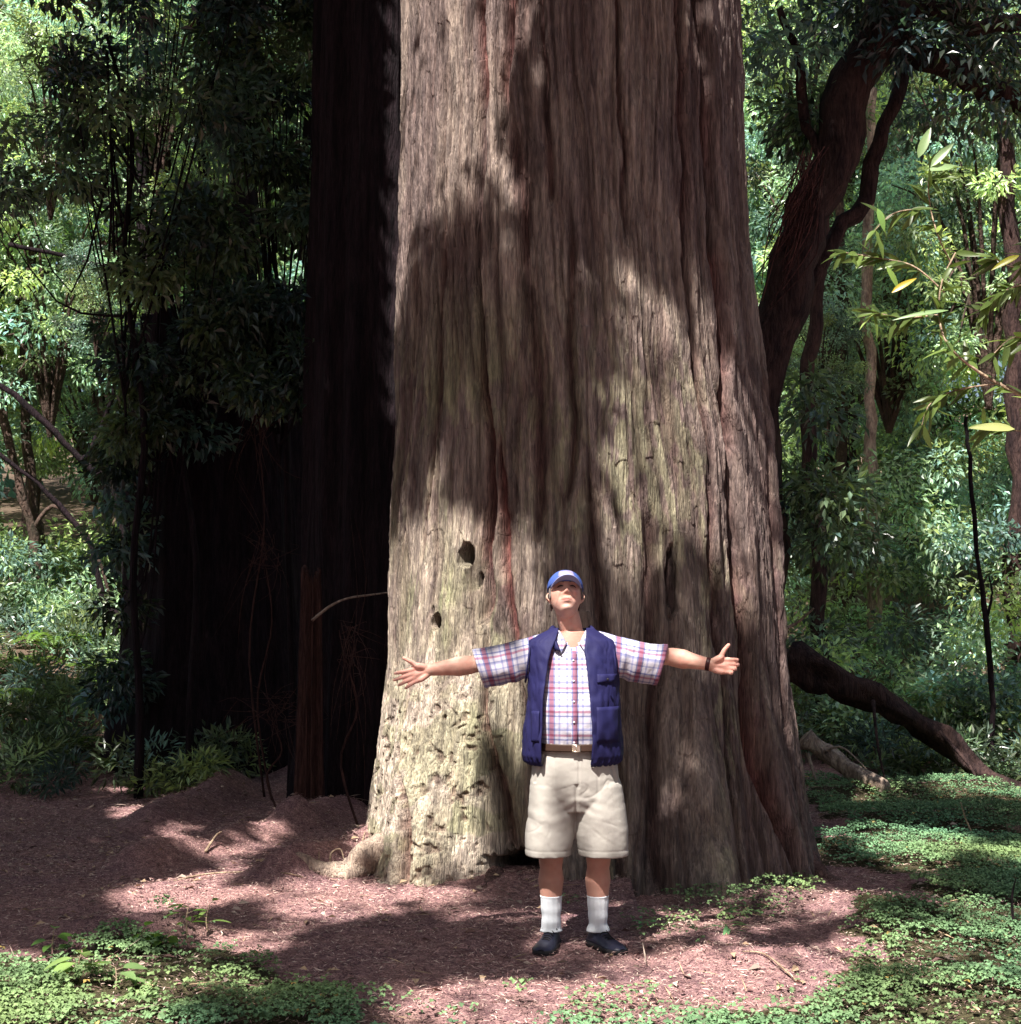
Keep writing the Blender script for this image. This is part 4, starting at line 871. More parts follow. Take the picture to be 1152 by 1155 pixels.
def shirt():
    a = np.linspace(math.pi / 2, math.pi / 2 + 2 * math.pi, 121); z = np.linspace(.955, 1.535, 90); A, Z = np.meshgrid(a, z)
    X, Y = torso(Z, A, 0, .006, 3); VQ = grid_mesh(X, Y, Z); u = np.where(Y < 0.05, X, X + 1) + .006
    fz = lambda q: np.mean([VQ[0][i] for i in q], axis=0)
    VQ = (VQ[0], [q for q in VQ[1] if not (fz(q)[1] < .0 and fz(q)[2] > 1.435 and abs(fz(q)[0] + .012) < (fz(q)[2] - 1.435) * .75)])
    o = vqmesh(VQ, 'shirt', M['plaid'], uv=np.stack([u, Z], -1).reshape(-1, 2), thick=.003)
    # sleeves, wide and loose
    for s, SH, EL, endp, top, bot in ((-1, SHL, ELL, None, mp(533, 734), mp(546, 774)), (1, SHR, ELR, None, mp(754, 729), mp(742, 772))):
        P0 = np.array([s * .12, .005, 1.435]); P1 = (top + bot) / 2; P1[1] = EL[1] - .01; rings = []; K = 34
        ax = (P1 - P0) / np.linalg.norm(P1 - P0); vend = (top - bot); vend[1] = 0; vl = np.linalg.norm(vend) / 2; vend /= np.linalg.norm(vend)
        n = 48; aa = np.linspace(0, 2 * math.pi, n + 1); Vs = []; UV = []
        for k in range(K):
            t = k / (K - 1); c = P0 * (1 - t) + P1 * t; c = c + np.array([0, 0, -.012 * math.sin(math.pi * t)])
            vv = np.array([0, 0, 1.]) * (1 - t) + vend * t; vv /= np.linalg.norm(vv); yv = np.array([-ax[1], ax[0] * s * s, 0]); yv = np.array([0, 1., 0])
            rz = .096 * (1 - t) + (vl + .004) * t; ry = .085 * (1 - t) + .075 * t
            w_ = .007 * (fbm(aa * 2, np.full(n + 1, t * 4.), 3, 8 + s) - .5) * 2 + .005 * np.sin(t * 26 + aa * 1.5) * np.exp(-((t - .35) / .3)**2) * (np.sin(aa) < .6)
            rim = 1.03 if t > .93 else 1.0
            for q in range(n + 1): Vs.append(c + vv * math.sin(aa[q]) * (rz + w_[q]) * rim + yv * math.cos(aa[q]) * (ry + w_[q]) * rim); UV.append((t * np.linalg.norm(P1 - P0) + .02, (.25 + aa[q] * .085)))
        Vs = np.array(Vs); X, Y, Z = (Vs[:, i].reshape(K, n + 1) for i in range(3)); VQ = grid_mesh(X, Y, Z)
        UV = np.array(UV); vqmesh(VQ, 'sleeve', M['plaid'], uv=UV[:, ::1], thick=.003)
    # collar wings and open neck
    for s in (-1, 1):
        nk = np.array([-.012, 0, 0]); a0 = [nk + np.array([s * .066, .02, 1.535]), nk + np.array([s * .058, -.045, 1.525]), nk + np.array([s * .030, -.088, 1.470])]
        b0_ = [nk + np.array([s * .088, .02, 1.51]), nk + np.array([s * .090, -.060, 1.475]), nk + np.array([s * .062, -.108, 1.415])]
        A = smoothline(a0, 8); B_ = smoothline(b0_, 8); G = np.array([A * (1 - t) + B_ * t + np.array([s * .0, -.012 * math.sin(math.pi * t), .008 * math.sin(math.pi * t)]) for t in np.linspace(0, 1, 6)])
        VQ = grid_mesh(G[..., 0], G[..., 1], G[..., 2]); uv = G[..., [0, 2]].reshape(-1, 2) + [.03, .02]; c = vqmesh(VQ, 'collar', M['plaid'], uv=uv, thick=.003)
        q = MB(); e = b0_[2] + np.array([-s * .004, -.006, .006]); bb = loft([(e + [0, -.003, 0], (.0045, 0, 0), (0, 0, .0045)), (e, (.0045, 0, 0), (0, 0, .0045))], 10); vqmesh(bb, 'button', M['dark'])
    # white undershirt showing in the open neck
    a = np.linspace(R(215), R(325), 20); z = np.linspace(1.40, 1.452, 10); A, Z = np.meshgrid(a, z); X, Y = torso(Z, A, .003); VQ = grid_mesh(X * .8 - .004, Y + .010, Z); vqmesh(VQ, 'undershirt', M['white'], thick=.002)
    # button placket, its buttons and the breast pocket
    zz = np.linspace(.965, 1.43, 40); xs = np.array([-.022, -.007, .009]) - .005
    X = np.tile(xs, (40, 1)); Z = np.tile(zz[:, None], (1, 3)); fy = np.interp(Z, TP[:, 0], TP[:, 3]); VQ = grid_mesh(X, fy - .0065 + .002 * np.sin(Z * 60), Z); vqmesh(VQ, 'placket', M['plaid'], uv=np.stack([X + .006, Z], -1).reshape(-1, 2), thick=.002)
    for z in np.linspace(1.0, 1.39, 5):
        y = float(np.interp(z, TP[:, 0], TP[:, 3])) - .0105; vqmesh(loft([((-.012, y, z), (.0052, 0, 0), (0, 0, .0052)), ((-.012, y + .003, z), (.0052, 0, 0), (0, 0, .0052))], 10), 'button', M['white'])
shirt()
def vest():
    # vest profile is boxier than the shirt and hangs off the shoulders
    VP = np.array([(.885, -.012, .212, -.148, .14), (.90, -.012, .232, -.165, .15), (.93, -.012, .245, -.178, .155), (1.0, -.012, .240, -.192, .155), (1.1, -.010, .232, -.205, .155), (1.2, -.008, .226, -.198, .155), (1.3, -.010, .222, -.178, .15), (1.4, -.015, .222, -.145, .14), (1.46, -.018, .222, -.118, .125),
                   (1.485, -.018, .212, -.105, .115), (1.51, -.016, .165, -.085, .105), (1.53, -.014, .125, -.065, .10), (1.545, -.012, .098, -.045, .098)])
    def vs(z, a, wr=1.):
        cx, hw, fy, by = (np.interp(z, VP[:, 0], VP[:, i]) for i in (1, 2, 3, 4)); ca, sa = np.cos(a), np.sin(a); e = .72
        x = cx + hw * np.sign(ca) * np.abs(ca)**e; y = np.where(sa > 0, by * np.abs(sa)**.85, fy * np.abs(sa)**.85)
        w_ = wr * (.010 * (fbm(a * 3 + 2, z * 5, 3, 21) - .5) * 2 + .006 * (fbm(a * 8, z * 16, 2, 23) - .5) * 2) * sst(-np.abs(z - 1.2), -.36, -.2)
        rw = np.abs(2 * vn(a * 2.6 + 3 * vn(z * 5, a, 33), z * 6 + a, 34) - 1); w_ = w_ - wr * .0045 * np.exp(-(rw / .14)**2) * sst(fbm(a * 2, z * 4, 2, 35), .35, .6); rw = np.abs(2 * vn(a * 6, z * 12 + a * 3, 36) - 1); w_ = w_ - wr * .003 * np.exp(-(rw / .16)**2)
        w_ = w_ + wr * .008 * np.sin(a * 34) * np.exp(-((z - .90) / .02)**2)     # gathered hem
        return x + w_ * ca, y + w_ * sa
    ez = np.array([.885, 1.0, 1.1, 1.2, 1.3, 1.38, 1.44, 1.49, 1.53, 1.56])
    xl = np.array([-.164, -.168, -.166, -.160, -.150, -.137, -.120, -.098, -.085, -.078]); xr = np.array([.070, .074, .072, .066, .056, .048, .042, .048, .055, .056])
    z = np.linspace(.885, 1.545, 110); K = 140; X = np.zeros((110, K)); Y = X.copy(); Z = X.copy()
    for i, zz in enumerate(z):
        a = np.linspace(math.pi, 2 * math.pi, 600); x, y = vs(np.full(600, zz), a, 0.)      # front half, x rising from left to right
        al = a[np.argmin(np.abs(x - np.interp(zz, ez, xl)))]; ar = a[np.argmin(np.abs(x - np.interp(zz, ez, xr)))]
        aa = np.linspace(ar, al + 2 * math.pi, K); X[i], Y[i] = vs(np.full(K, zz), aa); Z[i] = zz
        f = np.exp(-np.minimum(np.arange(K), np.arange(K)[::-1]) / 5.); Y[i] += -.008 * f
    vqmesh(grid_mesh(X, Y, Z), 'vest', M['navy'], thick=.007)
    o = [c for c in man.children if c.name.startswith('vest')][0]
    # stand-up collar folded open
    for s, sx in ((-1, -.085), (1, .058)):
        A = smoothline([np.array([s * .078 - .012, .06, 1.545]), np.array([s * .088 - .012, -.01, 1.53]), np.array([sx + s * .010, -.075, 1.495]), np.array([sx - s * .0 + s * -.012, -.115, 1.43])], 12)
        Bq = A + np.array([s * .028, .012, .004]) * np.linspace(1, .9, 12)[:, None]; G = np.array([A * (1 - t) + Bq * t + np.array([0, -.010 * math.sin(math.pi * t) - .004, .010 * math.sin(math.pi * t)]) for t in np.linspace(0, 1, 6)])
        c = vqmesh(grid_mesh(G[..., 0], G[..., 1], G[..., 2]), 'collar', M['navy'], thick=.005)
    # armhole piping
    for s in (-1, 1):
        a = np.linspace(0, 2 * math.pi, 40); P = np.stack([np.full(40, s * .224 - .018) - s * .012 * (1 + np.sin(a)), .002 + .088 * np.cos(a), 1.385 + .103 * np.sin(a)], 1)
        q = MB(); q.tube(P, .0055, 6, cap=False); b_ = q.build('armhole_binding', M['navy']); b_.parent = man
    # pockets with flaps, zip and snap
    for (x0, x1, z0, z1, nm) in [(.10, .205, 1.285, 1.325, 'pocket_flap'), (.095, .21, 1.0, 1.17, 'pocket'), (-.215, -.178, 1.0, 1.15, 'pocket')]:
        xs = np.linspace(x0, x1, 12); zs = np.linspace(z0, z1, 10); Xg, Zg = np.meshgrid(xs, zs)
        aa = np.linspace(math.pi, 2 * math.pi, 400); Yg = np.zeros_like(Xg)
        for i, zz in enumerate(zs):
            xx, yy = vs(np.full(400, zz), aa); Yg[i] = np.interp(xs, xx, yy)
        e = np.minimum(np.minimum(Xg - x0, x1 - Xg) / (x1 - x0), np.minimum(Zg - z0, z1 - Zg) / (z1 - z0)); Yg -= .010 + .006 * sst(e, 0, .25)
        c = vqmesh(grid_mesh(Xg, Yg, Zg), nm, M['navy'], thick=.004); c.parent = o; c.parent = man
    vqmesh(loft([((.150, -.196, 1.302), (.006, 0, 0), (0, 0, .006)), ((.150, -.188, 1.302), (.006, 0, 0), (0, 0, .006))], 12), 'snap', M['dark'])
vest()
def shorts():
    B = Blob(); B.add(loft([((.0, -.01, z), (rx, 0, 0), (0, ry, 0), .85) for z, rx, ry in [(.66, .17, .10), (.72, .215, .128), (.80, .220, .14), (.88, .208, .145), (.94, .193, .142), (.985, .184, .140)]], 48))
    hl = [mp(593, 958), mp(645, 958)]; hr = [mp(652, 956), mp(709, 954)]; hz = .445
    for (a, b_), hx in ((hl, -.105), (hr, .115)):
        ce = (a[0] + b_[0]) / 2; w_ = (b_[0] - a[0]) / 2
        B.add(loft([((ce, -.005, hz - .0), (w_ * .80, 0, 0), (0, .10, 0)), ((ce, -.005, hz), (w_, 0, 0), (0, .125, 0)), ((ce * .95, -.005, .56), (w_ + .007, 0, 0), (0, .122, 0)), ((ce * .90, -.008, .66), (w_ + .004, 0, 0), (0, .125, 0)), ((hx, -.008, .78), (.118, 0, 0), (0, .125, 0)), ((hx * .85, 0, .88), (.10, 0, 0), (0, .11, 0))], 40))
    me, V = B.fuse(.005, 5, .5); n = normals(me); x, y, z = V.T
    ang = np.arctan2(y, np.where(x < 0, x + .11, x - .11))
    d = .005 * (fbm(x * 9 + 3, z * 11, 4, 61) - .5) * 2
    # pulled creases spreading from the crotch, cross wrinkles on the thighs
    f = (y < .03)
    cr = np.sin((z * 1.0 + np.abs(x) * .35) * 120 + 6 * fbm(x * 9, z * 3, 2, 62)) * np.exp(-((np.abs(x) - .06) / .07)**2 - ((z - .70) / .06)**2); d += .0014 * cr * f
    cr2 = np.sin((z - np.abs(x) * .2) * 90 + 7 * fbm(x * 8, z * 4, 2, 63)) * np.exp(-((z - .62) / .06)**2) * (x < 0); d += .0016 * cr2 * f
    d += -.006 * np.exp(-((np.abs(x - .0) - .105) / .006)**2) * sst(z, .55, .9) * f * .35      # pressed crease
    d += -.007 * np.exp(-(x / .008)**2) * (z > .66) * (z < .80) * f - .0035 * np.exp(-((x - .012) / .004)**2) * (z > .78) * (z < .95) * f  # fly
    d += -.003 * np.exp(-((z - .475) / .003)**2) + .0005 * (z < .475)                                                           # hem stitch
    d += -.007 * np.exp(-((np.abs(x) - (.155 + (.93 - z) * .35)) / .006)**2) * (z > .80) * (z < .94) * f                        # slant pockets
    rw = np.abs(2 * vn(x * 9 + 4 * vn(z * 6, x * 3, 3), z * 14 + x * 6, 66) - 1); d += -.0018 * np.exp(-(rw / .12)**2) * sst(fbm(x * 6, z * 6, 2, 67), .4, .6); rw2 = np.abs(2 * vn(x * 16, z * 5 + 2 * vn(x * 9, z * 9, 5), 68) - 1); d += -.0006 * np.exp(-(rw2 / .15)**2) * sst(fbm(x * 5, z * 7, 2, 69), .42, .6)
    V = V + n * d[:, None]; setco(me, V); place(me, 'shorts', M['khaki'])
    a = np.linspace(0, 2 * math.pi, 80, endpoint=False); A, Z = np.meshgrid(a, np.array([.955, .962, .985, .992]))
    X = .190 * np.sign(np.cos(A)) * np.abs(np.cos(A))**.85; Y = -.01 + .150 * np.sign(np.sin(A)) * np.abs(np.sin(A))**.85 ; Y = np.where(np.sin(A) < 0, Y - .012, Y)
    vqmesh(grid_mesh(X, Y, Z, True), 'belt', M['belt'], thick=.004)
    y = -.178; bk = MB(); bk.tube([(-.020, y, .957), (.018, y, .957), (.018, y, .990), (-.020, y, .990), (-.020, y, .957)], .003, 6); bk.tube([(-.001, y, .957), (-.001, y - .001, .990)], .0025, 6)
    bk.add([(-.018, y + .001, .959), (.016, y + .001, .959), (.016, y + .001, .988), (-.018, y + .001, .988)], [(0, 1, 2, 3)]); o = bk.build('buckle', M['metal']); o.parent = man
    for x in (-.12, -.07, .055, .11):
        yy = -.01 - .150 * (1 - (abs(x) / .19)**(2 / .85))**(.85 / 2) - .012; vqmesh(loft([((x, yy + .002, .953), (.005, 0, 0), (0, .003, 0)), ((x, yy + .002, .993), (.005, 0, 0), (0, .003, 0))], 8), 'belt_loop', M['khaki'])
shorts()
def feet():
    for s, ax, ta in ((-1, mp(622, 1050)[0], R(-14)), (1, mp(675, 1050)[0], R(27))):
        # sock with a ribbed cuff
        n = 40; a = np.linspace(0, 2 * math.pi, n, endpoint=False); rows = []
        for t in np.linspace(0, 1, 34):
            z = .245 - t * .17; r = np.interp(t, [0, .05, .5, .8, 1], [.053, .050, .046, .046, .052]) + .0025 * math.sin(t * 17 + ax * 40) * t; rr = r + .0014 * np.cos(a * 13) + .003 * t * np.sin(a * 2 + t * 7)
            rows.append(np.stack([ax + rr * np.cos(a), .028 + rr * 1.05 * np.sin(a) + .0 * t, np.full(n, z)], 1))
        G = np.array(rows); vqmesh(grid_mesh(G[..., 0], G[..., 1], G[..., 2], True), 'sock', M['sock'], thick=.003)
        d = np.array([math.sin(ta), -math.cos(ta), 0]); w_ = np.array([math.cos(ta), math.sin(ta), 0]); c0_ = np.array([ax, .03, 0]) - d * .065
        prof = [(0.0, .020, .034, .030), (.012, .033, .048, .060), (.04, .040, .054, .095), (.075, .041, .054, .098), (.11, .042, .050, .080), (.15, .047, .044, .062), (.20, .052, .038, .052), (.245, .048, .034, .045), (.275, .036, .030, .038), (.292, .016, .026, .028)]
        st = smoothline([(p[0], p[1], p[2], p[3]) for p in prof], 40); n = 32; a = np.linspace(0, 2 * math.pi, n, endpoint=False); G = []
        for (l, w, h0, top) in st:
            ca, sa = np.cos(a), np.sin(a); zz = .020 + (top - .020) * (np.maximum(sa, 0)**.8) ; xx = np.sign(ca) * np.abs(ca)**.7 * w * np.where(sa > 0, 1 - .25 * sa, 1.0)
            G.append(c0_ + d * l + xx[:, None] * w_ + np.array([0, 0, 1]) * zz[:, None])
        G = np.array(G); sh = vqmesh(grid_mesh(G[..., 0], G[..., 1], G[..., 2], True), 'shoe', M['shoe'], thick=.004)
        # end caps of the upper
        G2 = []
        for (l, w, h0, top) in st:
            ca, sa = np.cos(a), np.sin(a); zz = np.where(sa > 0, .024, -.002 + .0 * sa); G2.append(c0_ + d * (l * 1.02 - .003) + (np.sign(ca) * np.abs(ca)**.6 * (w + .005))[:, None] * w_ + np.array([0, 0, 1]) * zz[:, None])
        G2 = np.array(G2); V, Q = grid_mesh(G2[..., 0], G2[..., 1], G2[..., 2], True); V = np.vstack([V, G2[0].mean(0), G2[-1].mean(0)]); k = len(V) - 2; L0 = (len(st) - 1) * n
        Q += [(k, (j + 1) % n, j) for j in range(n)] + [(k + 1, L0 + j, L0 + (j + 1) % n) for j in range(n)]
        so = vqmesh((V, Q), 'sole', M['sole']); so.parent = sh
        q = MB()
        for i in range(5):
            l = .105 + i * .020; tp = float(np.interp(l, [p[0] for p in prof], [p[3] for p in prof])) + .004; c = c0_ + d * l + np.array([0, 0, tp])
            q.tube(smoothline([c - w_ * .026 - [0, 0, .014], c - w_ * .012, c + w_ * .012 + d * .008, c + w_ * .026 - [0, 0, .014] + d * .01], 9), .0028, 5)
        c = c0_ + d * .10 + np.array([0, 0, .092]); q.tube(smoothline([c, c + w_ * .02 + [0, 0, .012], c + w_ * .038 - [0, 0, .006], c + w_ * .01, c - w_ * .02 + [0, 0, .012], c - w_ * .038 - [0, 0, .006], c], 20), .0025, 5)
        la = q.build('laces', M['sole']); la.parent = sh
feet()
def capparts():
    # dome
    nu, nv = 60, 22; V = []; 
    for i in range(nv):
        ph = R(4) + R(88) * i / (nv - 1)
        for j in range(nu):
            t = 2 * math.pi * j / nu; V.append((.087 * math.sin(ph) * math.cos(t) * (1 + .012 * math.cos(t * 6) * math.sin(ph)), .108 * math.sin(ph) * math.sin(t) - .004, .034 + .092 * math.cos(ph)**.85 if math.cos(ph) > 0 else .034 + .092 * math.cos(ph)))
    V = headpt(np.array(V)); X = V.reshape(nv, nu, 3); dome = vqmesh(grid_mesh(X[..., 0], X[..., 1], X[..., 2], True), 'cap', M['cap'], thick=.003)
    b = MB(); p = headpt([0, -.004, .128]); b.tube([p, p + np.array([0, 0, .006])], [.007, .005], 10); o = b.build('cap_button', M['cap']); o.parent = dome
    # bill: curved sheet reaching forward
    u = np.linspace(-1, 1, 25); v = np.linspace(0, 1, 12); U_, V_ = np.meshgrid(u, v); th = U_ * R(68)
    bx = .083 * np.sin(th) * (1 - .06 * V_); by = .100 * np.cos(th) + V_ * .080 * np.sqrt(np.maximum(1 - U_**2 * .95, 0)); bz = .038 - .020 * (np.abs(bx) / .08)**2 + .004 * V_ - .012 * V_**2
    P = headpt(np.stack([bx, by, bz], -1)); bl = vqmesh(grid_mesh(P[..., 0], P[..., 1], P[..., 2]), 'bill', M['bill'], thick=.005); bl.parent = dome
    # pale embroidered emblem on the front panel
    u = np.linspace(R(62), R(118), 14); v = np.linspace(R(50), R(78), 9); U_, V_ = np.meshgrid(u, v)
    P = headpt(np.stack([.0885 * np.sin(V_) * np.cos(U_), .110 * np.sin(V_) * np.sin(U_) - .004, .034 + .094 * np.cos(V_)**.85], -1)); e = vqmesh(grid_mesh(P[..., 0], P[..., 1], P[..., 2]), 'emblem', M['cap_pale'], thick=.003); e.parent = dome
    # grey hair at the sides and nape
    u = np.linspace(R(162), R(378), 50); v = np.linspace(0, 1, 12); U_, V_ = np.meshgrid(u, v)
    zz = .045 - V_ * (.055 + .02 * np.sin(U_ * 9) * V_ + .03 * (np.sin(U_) < -.3)); r = 1.03 + .02 * vn(U_ * 20, V_ * 6, 4)
    P = headpt(np.stack([.0775 * r * np.cos(U_), .099 * r * np.sin(U_), zz], -1)); vqmesh(grid_mesh(P[..., 0], P[..., 1], P[..., 2]), 'hair', M['hair'], thick=.006)
    for s in (-1, 1):
        q = MB(); P = headpt(np.array([(s * .016, .0905, .010), (s * .026, .0915, .0125), (s * .037, .0865, .0115), (s * .046, .078, .007)])); q.tube(smoothline(P, 8), [.001, .0022, .0030, .0032, .0032, .0028, .002, .001], 6); o = q.build('eye', M['dark']); o.parent = man
        q = MB(); P = headpt(np.array([(s * .014, .0985, .028), (s * .028, .0975, .034), (s * .046, .086, .030)])); q.tube(smoothline(P, 8), [.002, .003, .0035, .0035, .003, .003, .002, .001], 6); o = q.build('eyebrow', M['hair']); o.parent = man
capparts()
def watch():
    ax = (WRR - ELR) / np.linalg.norm(WRR - ELR); c = WRR - ax * .018; u = np.cross(ax, [0, 1, 0]); u /= np.linalg.norm(u); v = np.cross(ax, u); a = np.linspace(0, 2 * math.pi, 33)[:-1]
    G = np.array([[c + ax * t + (u * math.cos(k) * .0315 + v * math.sin(k) * .030) for k in a] for t in (-.010, -.004, .004, .010)]); w_ = vqmesh(grid_mesh(G[..., 0], G[..., 1], G[..., 2], True), 'wristwatch', M['watch'], thick=.004)
    f = c + np.array([0, .031, .004]); o = vqmesh(loft([(f, ax * .016, u * .016), (f + np.array([0, .008, 0]), ax * .015, u * .015)], 20), 'watch_case', M['metal']); o.parent = w_
watch()
# ------------------------------------------------------------------ what lies and grows on the ground
def scatter(rg, n, x0, x1, y0, y1): return rg.uniform(x0, x1, n), rg.uniform(y0, y1, n)
def litter():
    g = np.random.default_rng(101); n = 230000; x, y = scatter(g, n, -5, 5, 5.0, 15.5)
    k = (np.abs(x) < y * .40 + .4) & (g.random(n) < (1 - .6 * green_at(x, y)) * np.clip((11.5 / y)**2, .3, 1)) & (np.hypot(x - TX, y - TY) > 1.25); x, y = x[k], y[k]; n = len(x)
    a = g.random(n) * 6.283; D = np.stack([np.cos(a), np.sin(a), g.normal(0, .22, n)], 1); z = H(x, y) + .006 + g.random(n) * .012
    t = g.random(n); pal = np.array([(.50, .34, .31), (.38, .23, .22), (.24, .14, .14), (.66, .52, .45), (.12, .07, .075)]); C = pal[np.minimum((t**1.2 * 5).astype(int), 4)] * g.uniform(.8, 1.2, (n, 1))
    V, Q, C = leaves(np.stack([x, y, z], 1), D, g.normal(0, .3, (n, 3)) + np.array([0, 0, 1]), g.uniform(.010, .05, n), g.uniform(.002, .007, n), C)
    n2 = 5000; x2, y2 = scatter(g, n2, -5, 5, 5, 15.5); k = (np.abs(x2) < y2 * .4 + .4) & (np.hypot(x2 - TX, y2 - TY) > 1.35) & (fbm(x2 * 1.5, y2 * 1.5, 3, 44) > .42); x2, y2 = x2[k], y2[k]; n2 = len(x2); a = g.random(n2) * 6.283; tw = g.random(n2) < .45
    L2 = np.where(tw, g.uniform(.07, .22, n2), g.uniform(.03, .07, n2)); W2 = np.where(tw, g.uniform(.004, .009, n2), L2 * .5)
    C2 = np.array([(.42, .33, .28), (.20, .12, .11), (.50, .36, .24)])[g.integers(0, 3, n2)] * g.uniform(.6, 1.2, (n2, 1))
    V2, Q2, C2 = leaves(np.stack([x2, y2, H(x2, y2) + .012 + .03 * g.random(n2) * (green_at(x2, y2) + .2)], 1), np.stack([np.cos(a), np.sin(a), g.normal(0, .12, n2)], 1), g.normal(0, .35, (n2, 3)) + np.array([0, 0, 1]), L2, W2, C2)
    Q = np.vstack([Q, Q2 + len(V)]); V = np.vstack([V, V2]); C = np.vstack([C, C2])
    tag(npmesh('fallen_needles', V, Q, M['litter'], smooth=False, color=C), 'pinkish brown dead redwood needles and leaf bits covering the clearing', 'leaf litter', kind='stuff')
litter()
def sorrel():
    g = np.random.default_rng(55); n = 420000; x, y = scatter(g, n, -6, 6, 4.8, 16.5)
    cl = sst(fbm(x * 2.0, y * 2.6, 4, 77), .36, .54)
    k = (np.abs(x) < y * .40 + .5) & (g.random(n) < green_at(x, y) * (.12 + .88 * cl) * np.clip((9 / y)**1.2, .3, 1)) & (np.hypot(x - TX, y - TY) > 1.4); x, y, cl = x[k], y[k], cl[k]; n = len(x)
    hh = (.02 + .05 * fbm(x * 3, y * 3, 3, 78) + .03 * g.random(n)) * np.where(cl > .5, 1.2, .7); z = H(x, y) + hh
    # three leaflets, each a broad folded heart
    a0 = g.random(n) * 6.283; Vs, Qs, Cs = [], [], []; off = 0
    tone = g.uniform(.6, 1.35, n) * (.75 + .5 * fbm(x * 1.3, y * 1.3, 3, 79)); br = g.random(n) < .008; hue = fbm(x * .9, y * .9, 2, 80)
    base = np.stack([tone * (.75 + .6 * hue), tone, tone * (1.15 - .5 * hue)], 1); base[br] = base[br] * np.array([2.4, 1.1, .8])
    L = g.uniform(.010, .019, n) * (.8 + .5 * fbm(x * 2, y * 2, 2, 81))
    for k3 in range(3):
        a = a0 + k3 * 2.094; D = np.stack([np.cos(a), np.sin(a), -.25 + g.normal(0, .25, n)], 1)
        V, Q, C = leaves(np.stack([x, y, z], 1), D, g.normal(0, .25, (n, 3)) + np.array([0, 0, 1]), L, L * 1.15, base, .1); Vs.append(V); Qs.append(Q + off); Cs.append(C); off += len(V)
    tag(npmesh('sorrel_groundcover', np.concatenate(Vs), np.concatenate(Qs), M['clover'], smooth=False, color=np.concatenate(Cs)), 'low green sorrel leaves carpeting both sides of the clearing', 'ground cover', kind='stuff')
sorrel()

def fern(px, py, label, group, nf=11, L=.55, seed=0, flat=.3, tone=1., depth=None):
    g = np.random.default_rng(seed); p = gpt(px, py) if depth is None else at(px, py, depth); p[2] = Hs(p[0], p[1])
    t = empty('fern', p, label=label, cat='fern', group=group)
    for k in range(nf):
        a = k * 6.283 / nf + g.normal(0, .25); l = L * g.uniform(.75, 1.2); up = g.uniform(.5, 1.0) * (1 - flat); d = np.array([math.cos(a), math.sin(a), 0])
        s = np.linspace(0, 1, 22); P = p + d * (s[:, None] * l * .85) + np.array([0, 0, 1]) * (l * (up * 1.5 * s - (up * 1.5 - .12) * s**2 * 1.0))[:, None]
        T = np.gradient(P, axis=0); T /= np.linalg.norm(T, axis=1)[:, None]; side = np.cross(T, [0, 0, 1]); side /= np.linalg.norm(side, axis=1)[:, None] + 1e-9
        up_ = np.cross(side, T); w_ = .16 * l * np.sin(np.pi * np.clip(s * .93 + .07, 0, 1))**.7
        PP = np.concatenate([P[2:], P[2:]]); DD = np.concatenate([side[2:] + T[2:] * .45, -side[2:] + T[2:] * .45]); LL = np.concatenate([w_[2:], w_[2:]]) + .004
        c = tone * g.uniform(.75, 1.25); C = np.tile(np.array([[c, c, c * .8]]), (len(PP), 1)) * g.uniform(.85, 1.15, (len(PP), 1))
        V, Q, C = leaves(PP, DD, np.concatenate([up_[2:]] * 2), LL, l * .045, C, .1)
        if k < 100: npmesh('frond', V, Q, M['fern'], t, smooth=False, color=C)
    return t
GF = 'sword ferns on the shaded left bank'; GR = 'ferns under the shrubs at right'
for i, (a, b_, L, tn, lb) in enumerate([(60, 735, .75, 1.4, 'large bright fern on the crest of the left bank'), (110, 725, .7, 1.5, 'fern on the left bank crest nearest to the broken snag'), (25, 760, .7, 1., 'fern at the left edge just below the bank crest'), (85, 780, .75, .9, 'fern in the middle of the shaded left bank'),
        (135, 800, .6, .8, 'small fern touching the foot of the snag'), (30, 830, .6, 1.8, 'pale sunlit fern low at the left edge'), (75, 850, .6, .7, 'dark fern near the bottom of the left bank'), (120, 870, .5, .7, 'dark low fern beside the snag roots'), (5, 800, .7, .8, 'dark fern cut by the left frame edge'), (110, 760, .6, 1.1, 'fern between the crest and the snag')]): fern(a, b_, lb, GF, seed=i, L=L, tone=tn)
for i, (a, b_, L, tn, lb) in enumerate([(960, 800, .6, 1.5, 'bright layered fern above the fallen dark log'), (1010, 812, .65, 1.4, 'fern right of the bright layered one behind the dark log'), (1060, 800, .6, 1., 'fern between the dark log and the bare sapling'), (1125, 815, .6, 1.1, 'fern beyond the bare sapling at right'), (930, 830, .45, 1.3, 'small fern close to the pale fallen log'), (1100, 850, .5, .8, 'dark fern at the end of the dark log'), (1150, 850, .55, .8, 'fern at the right edge of the bank')]): fern(a, b_, lb, GR, seed=30 + i, L=L, tone=tn, flat=.45)

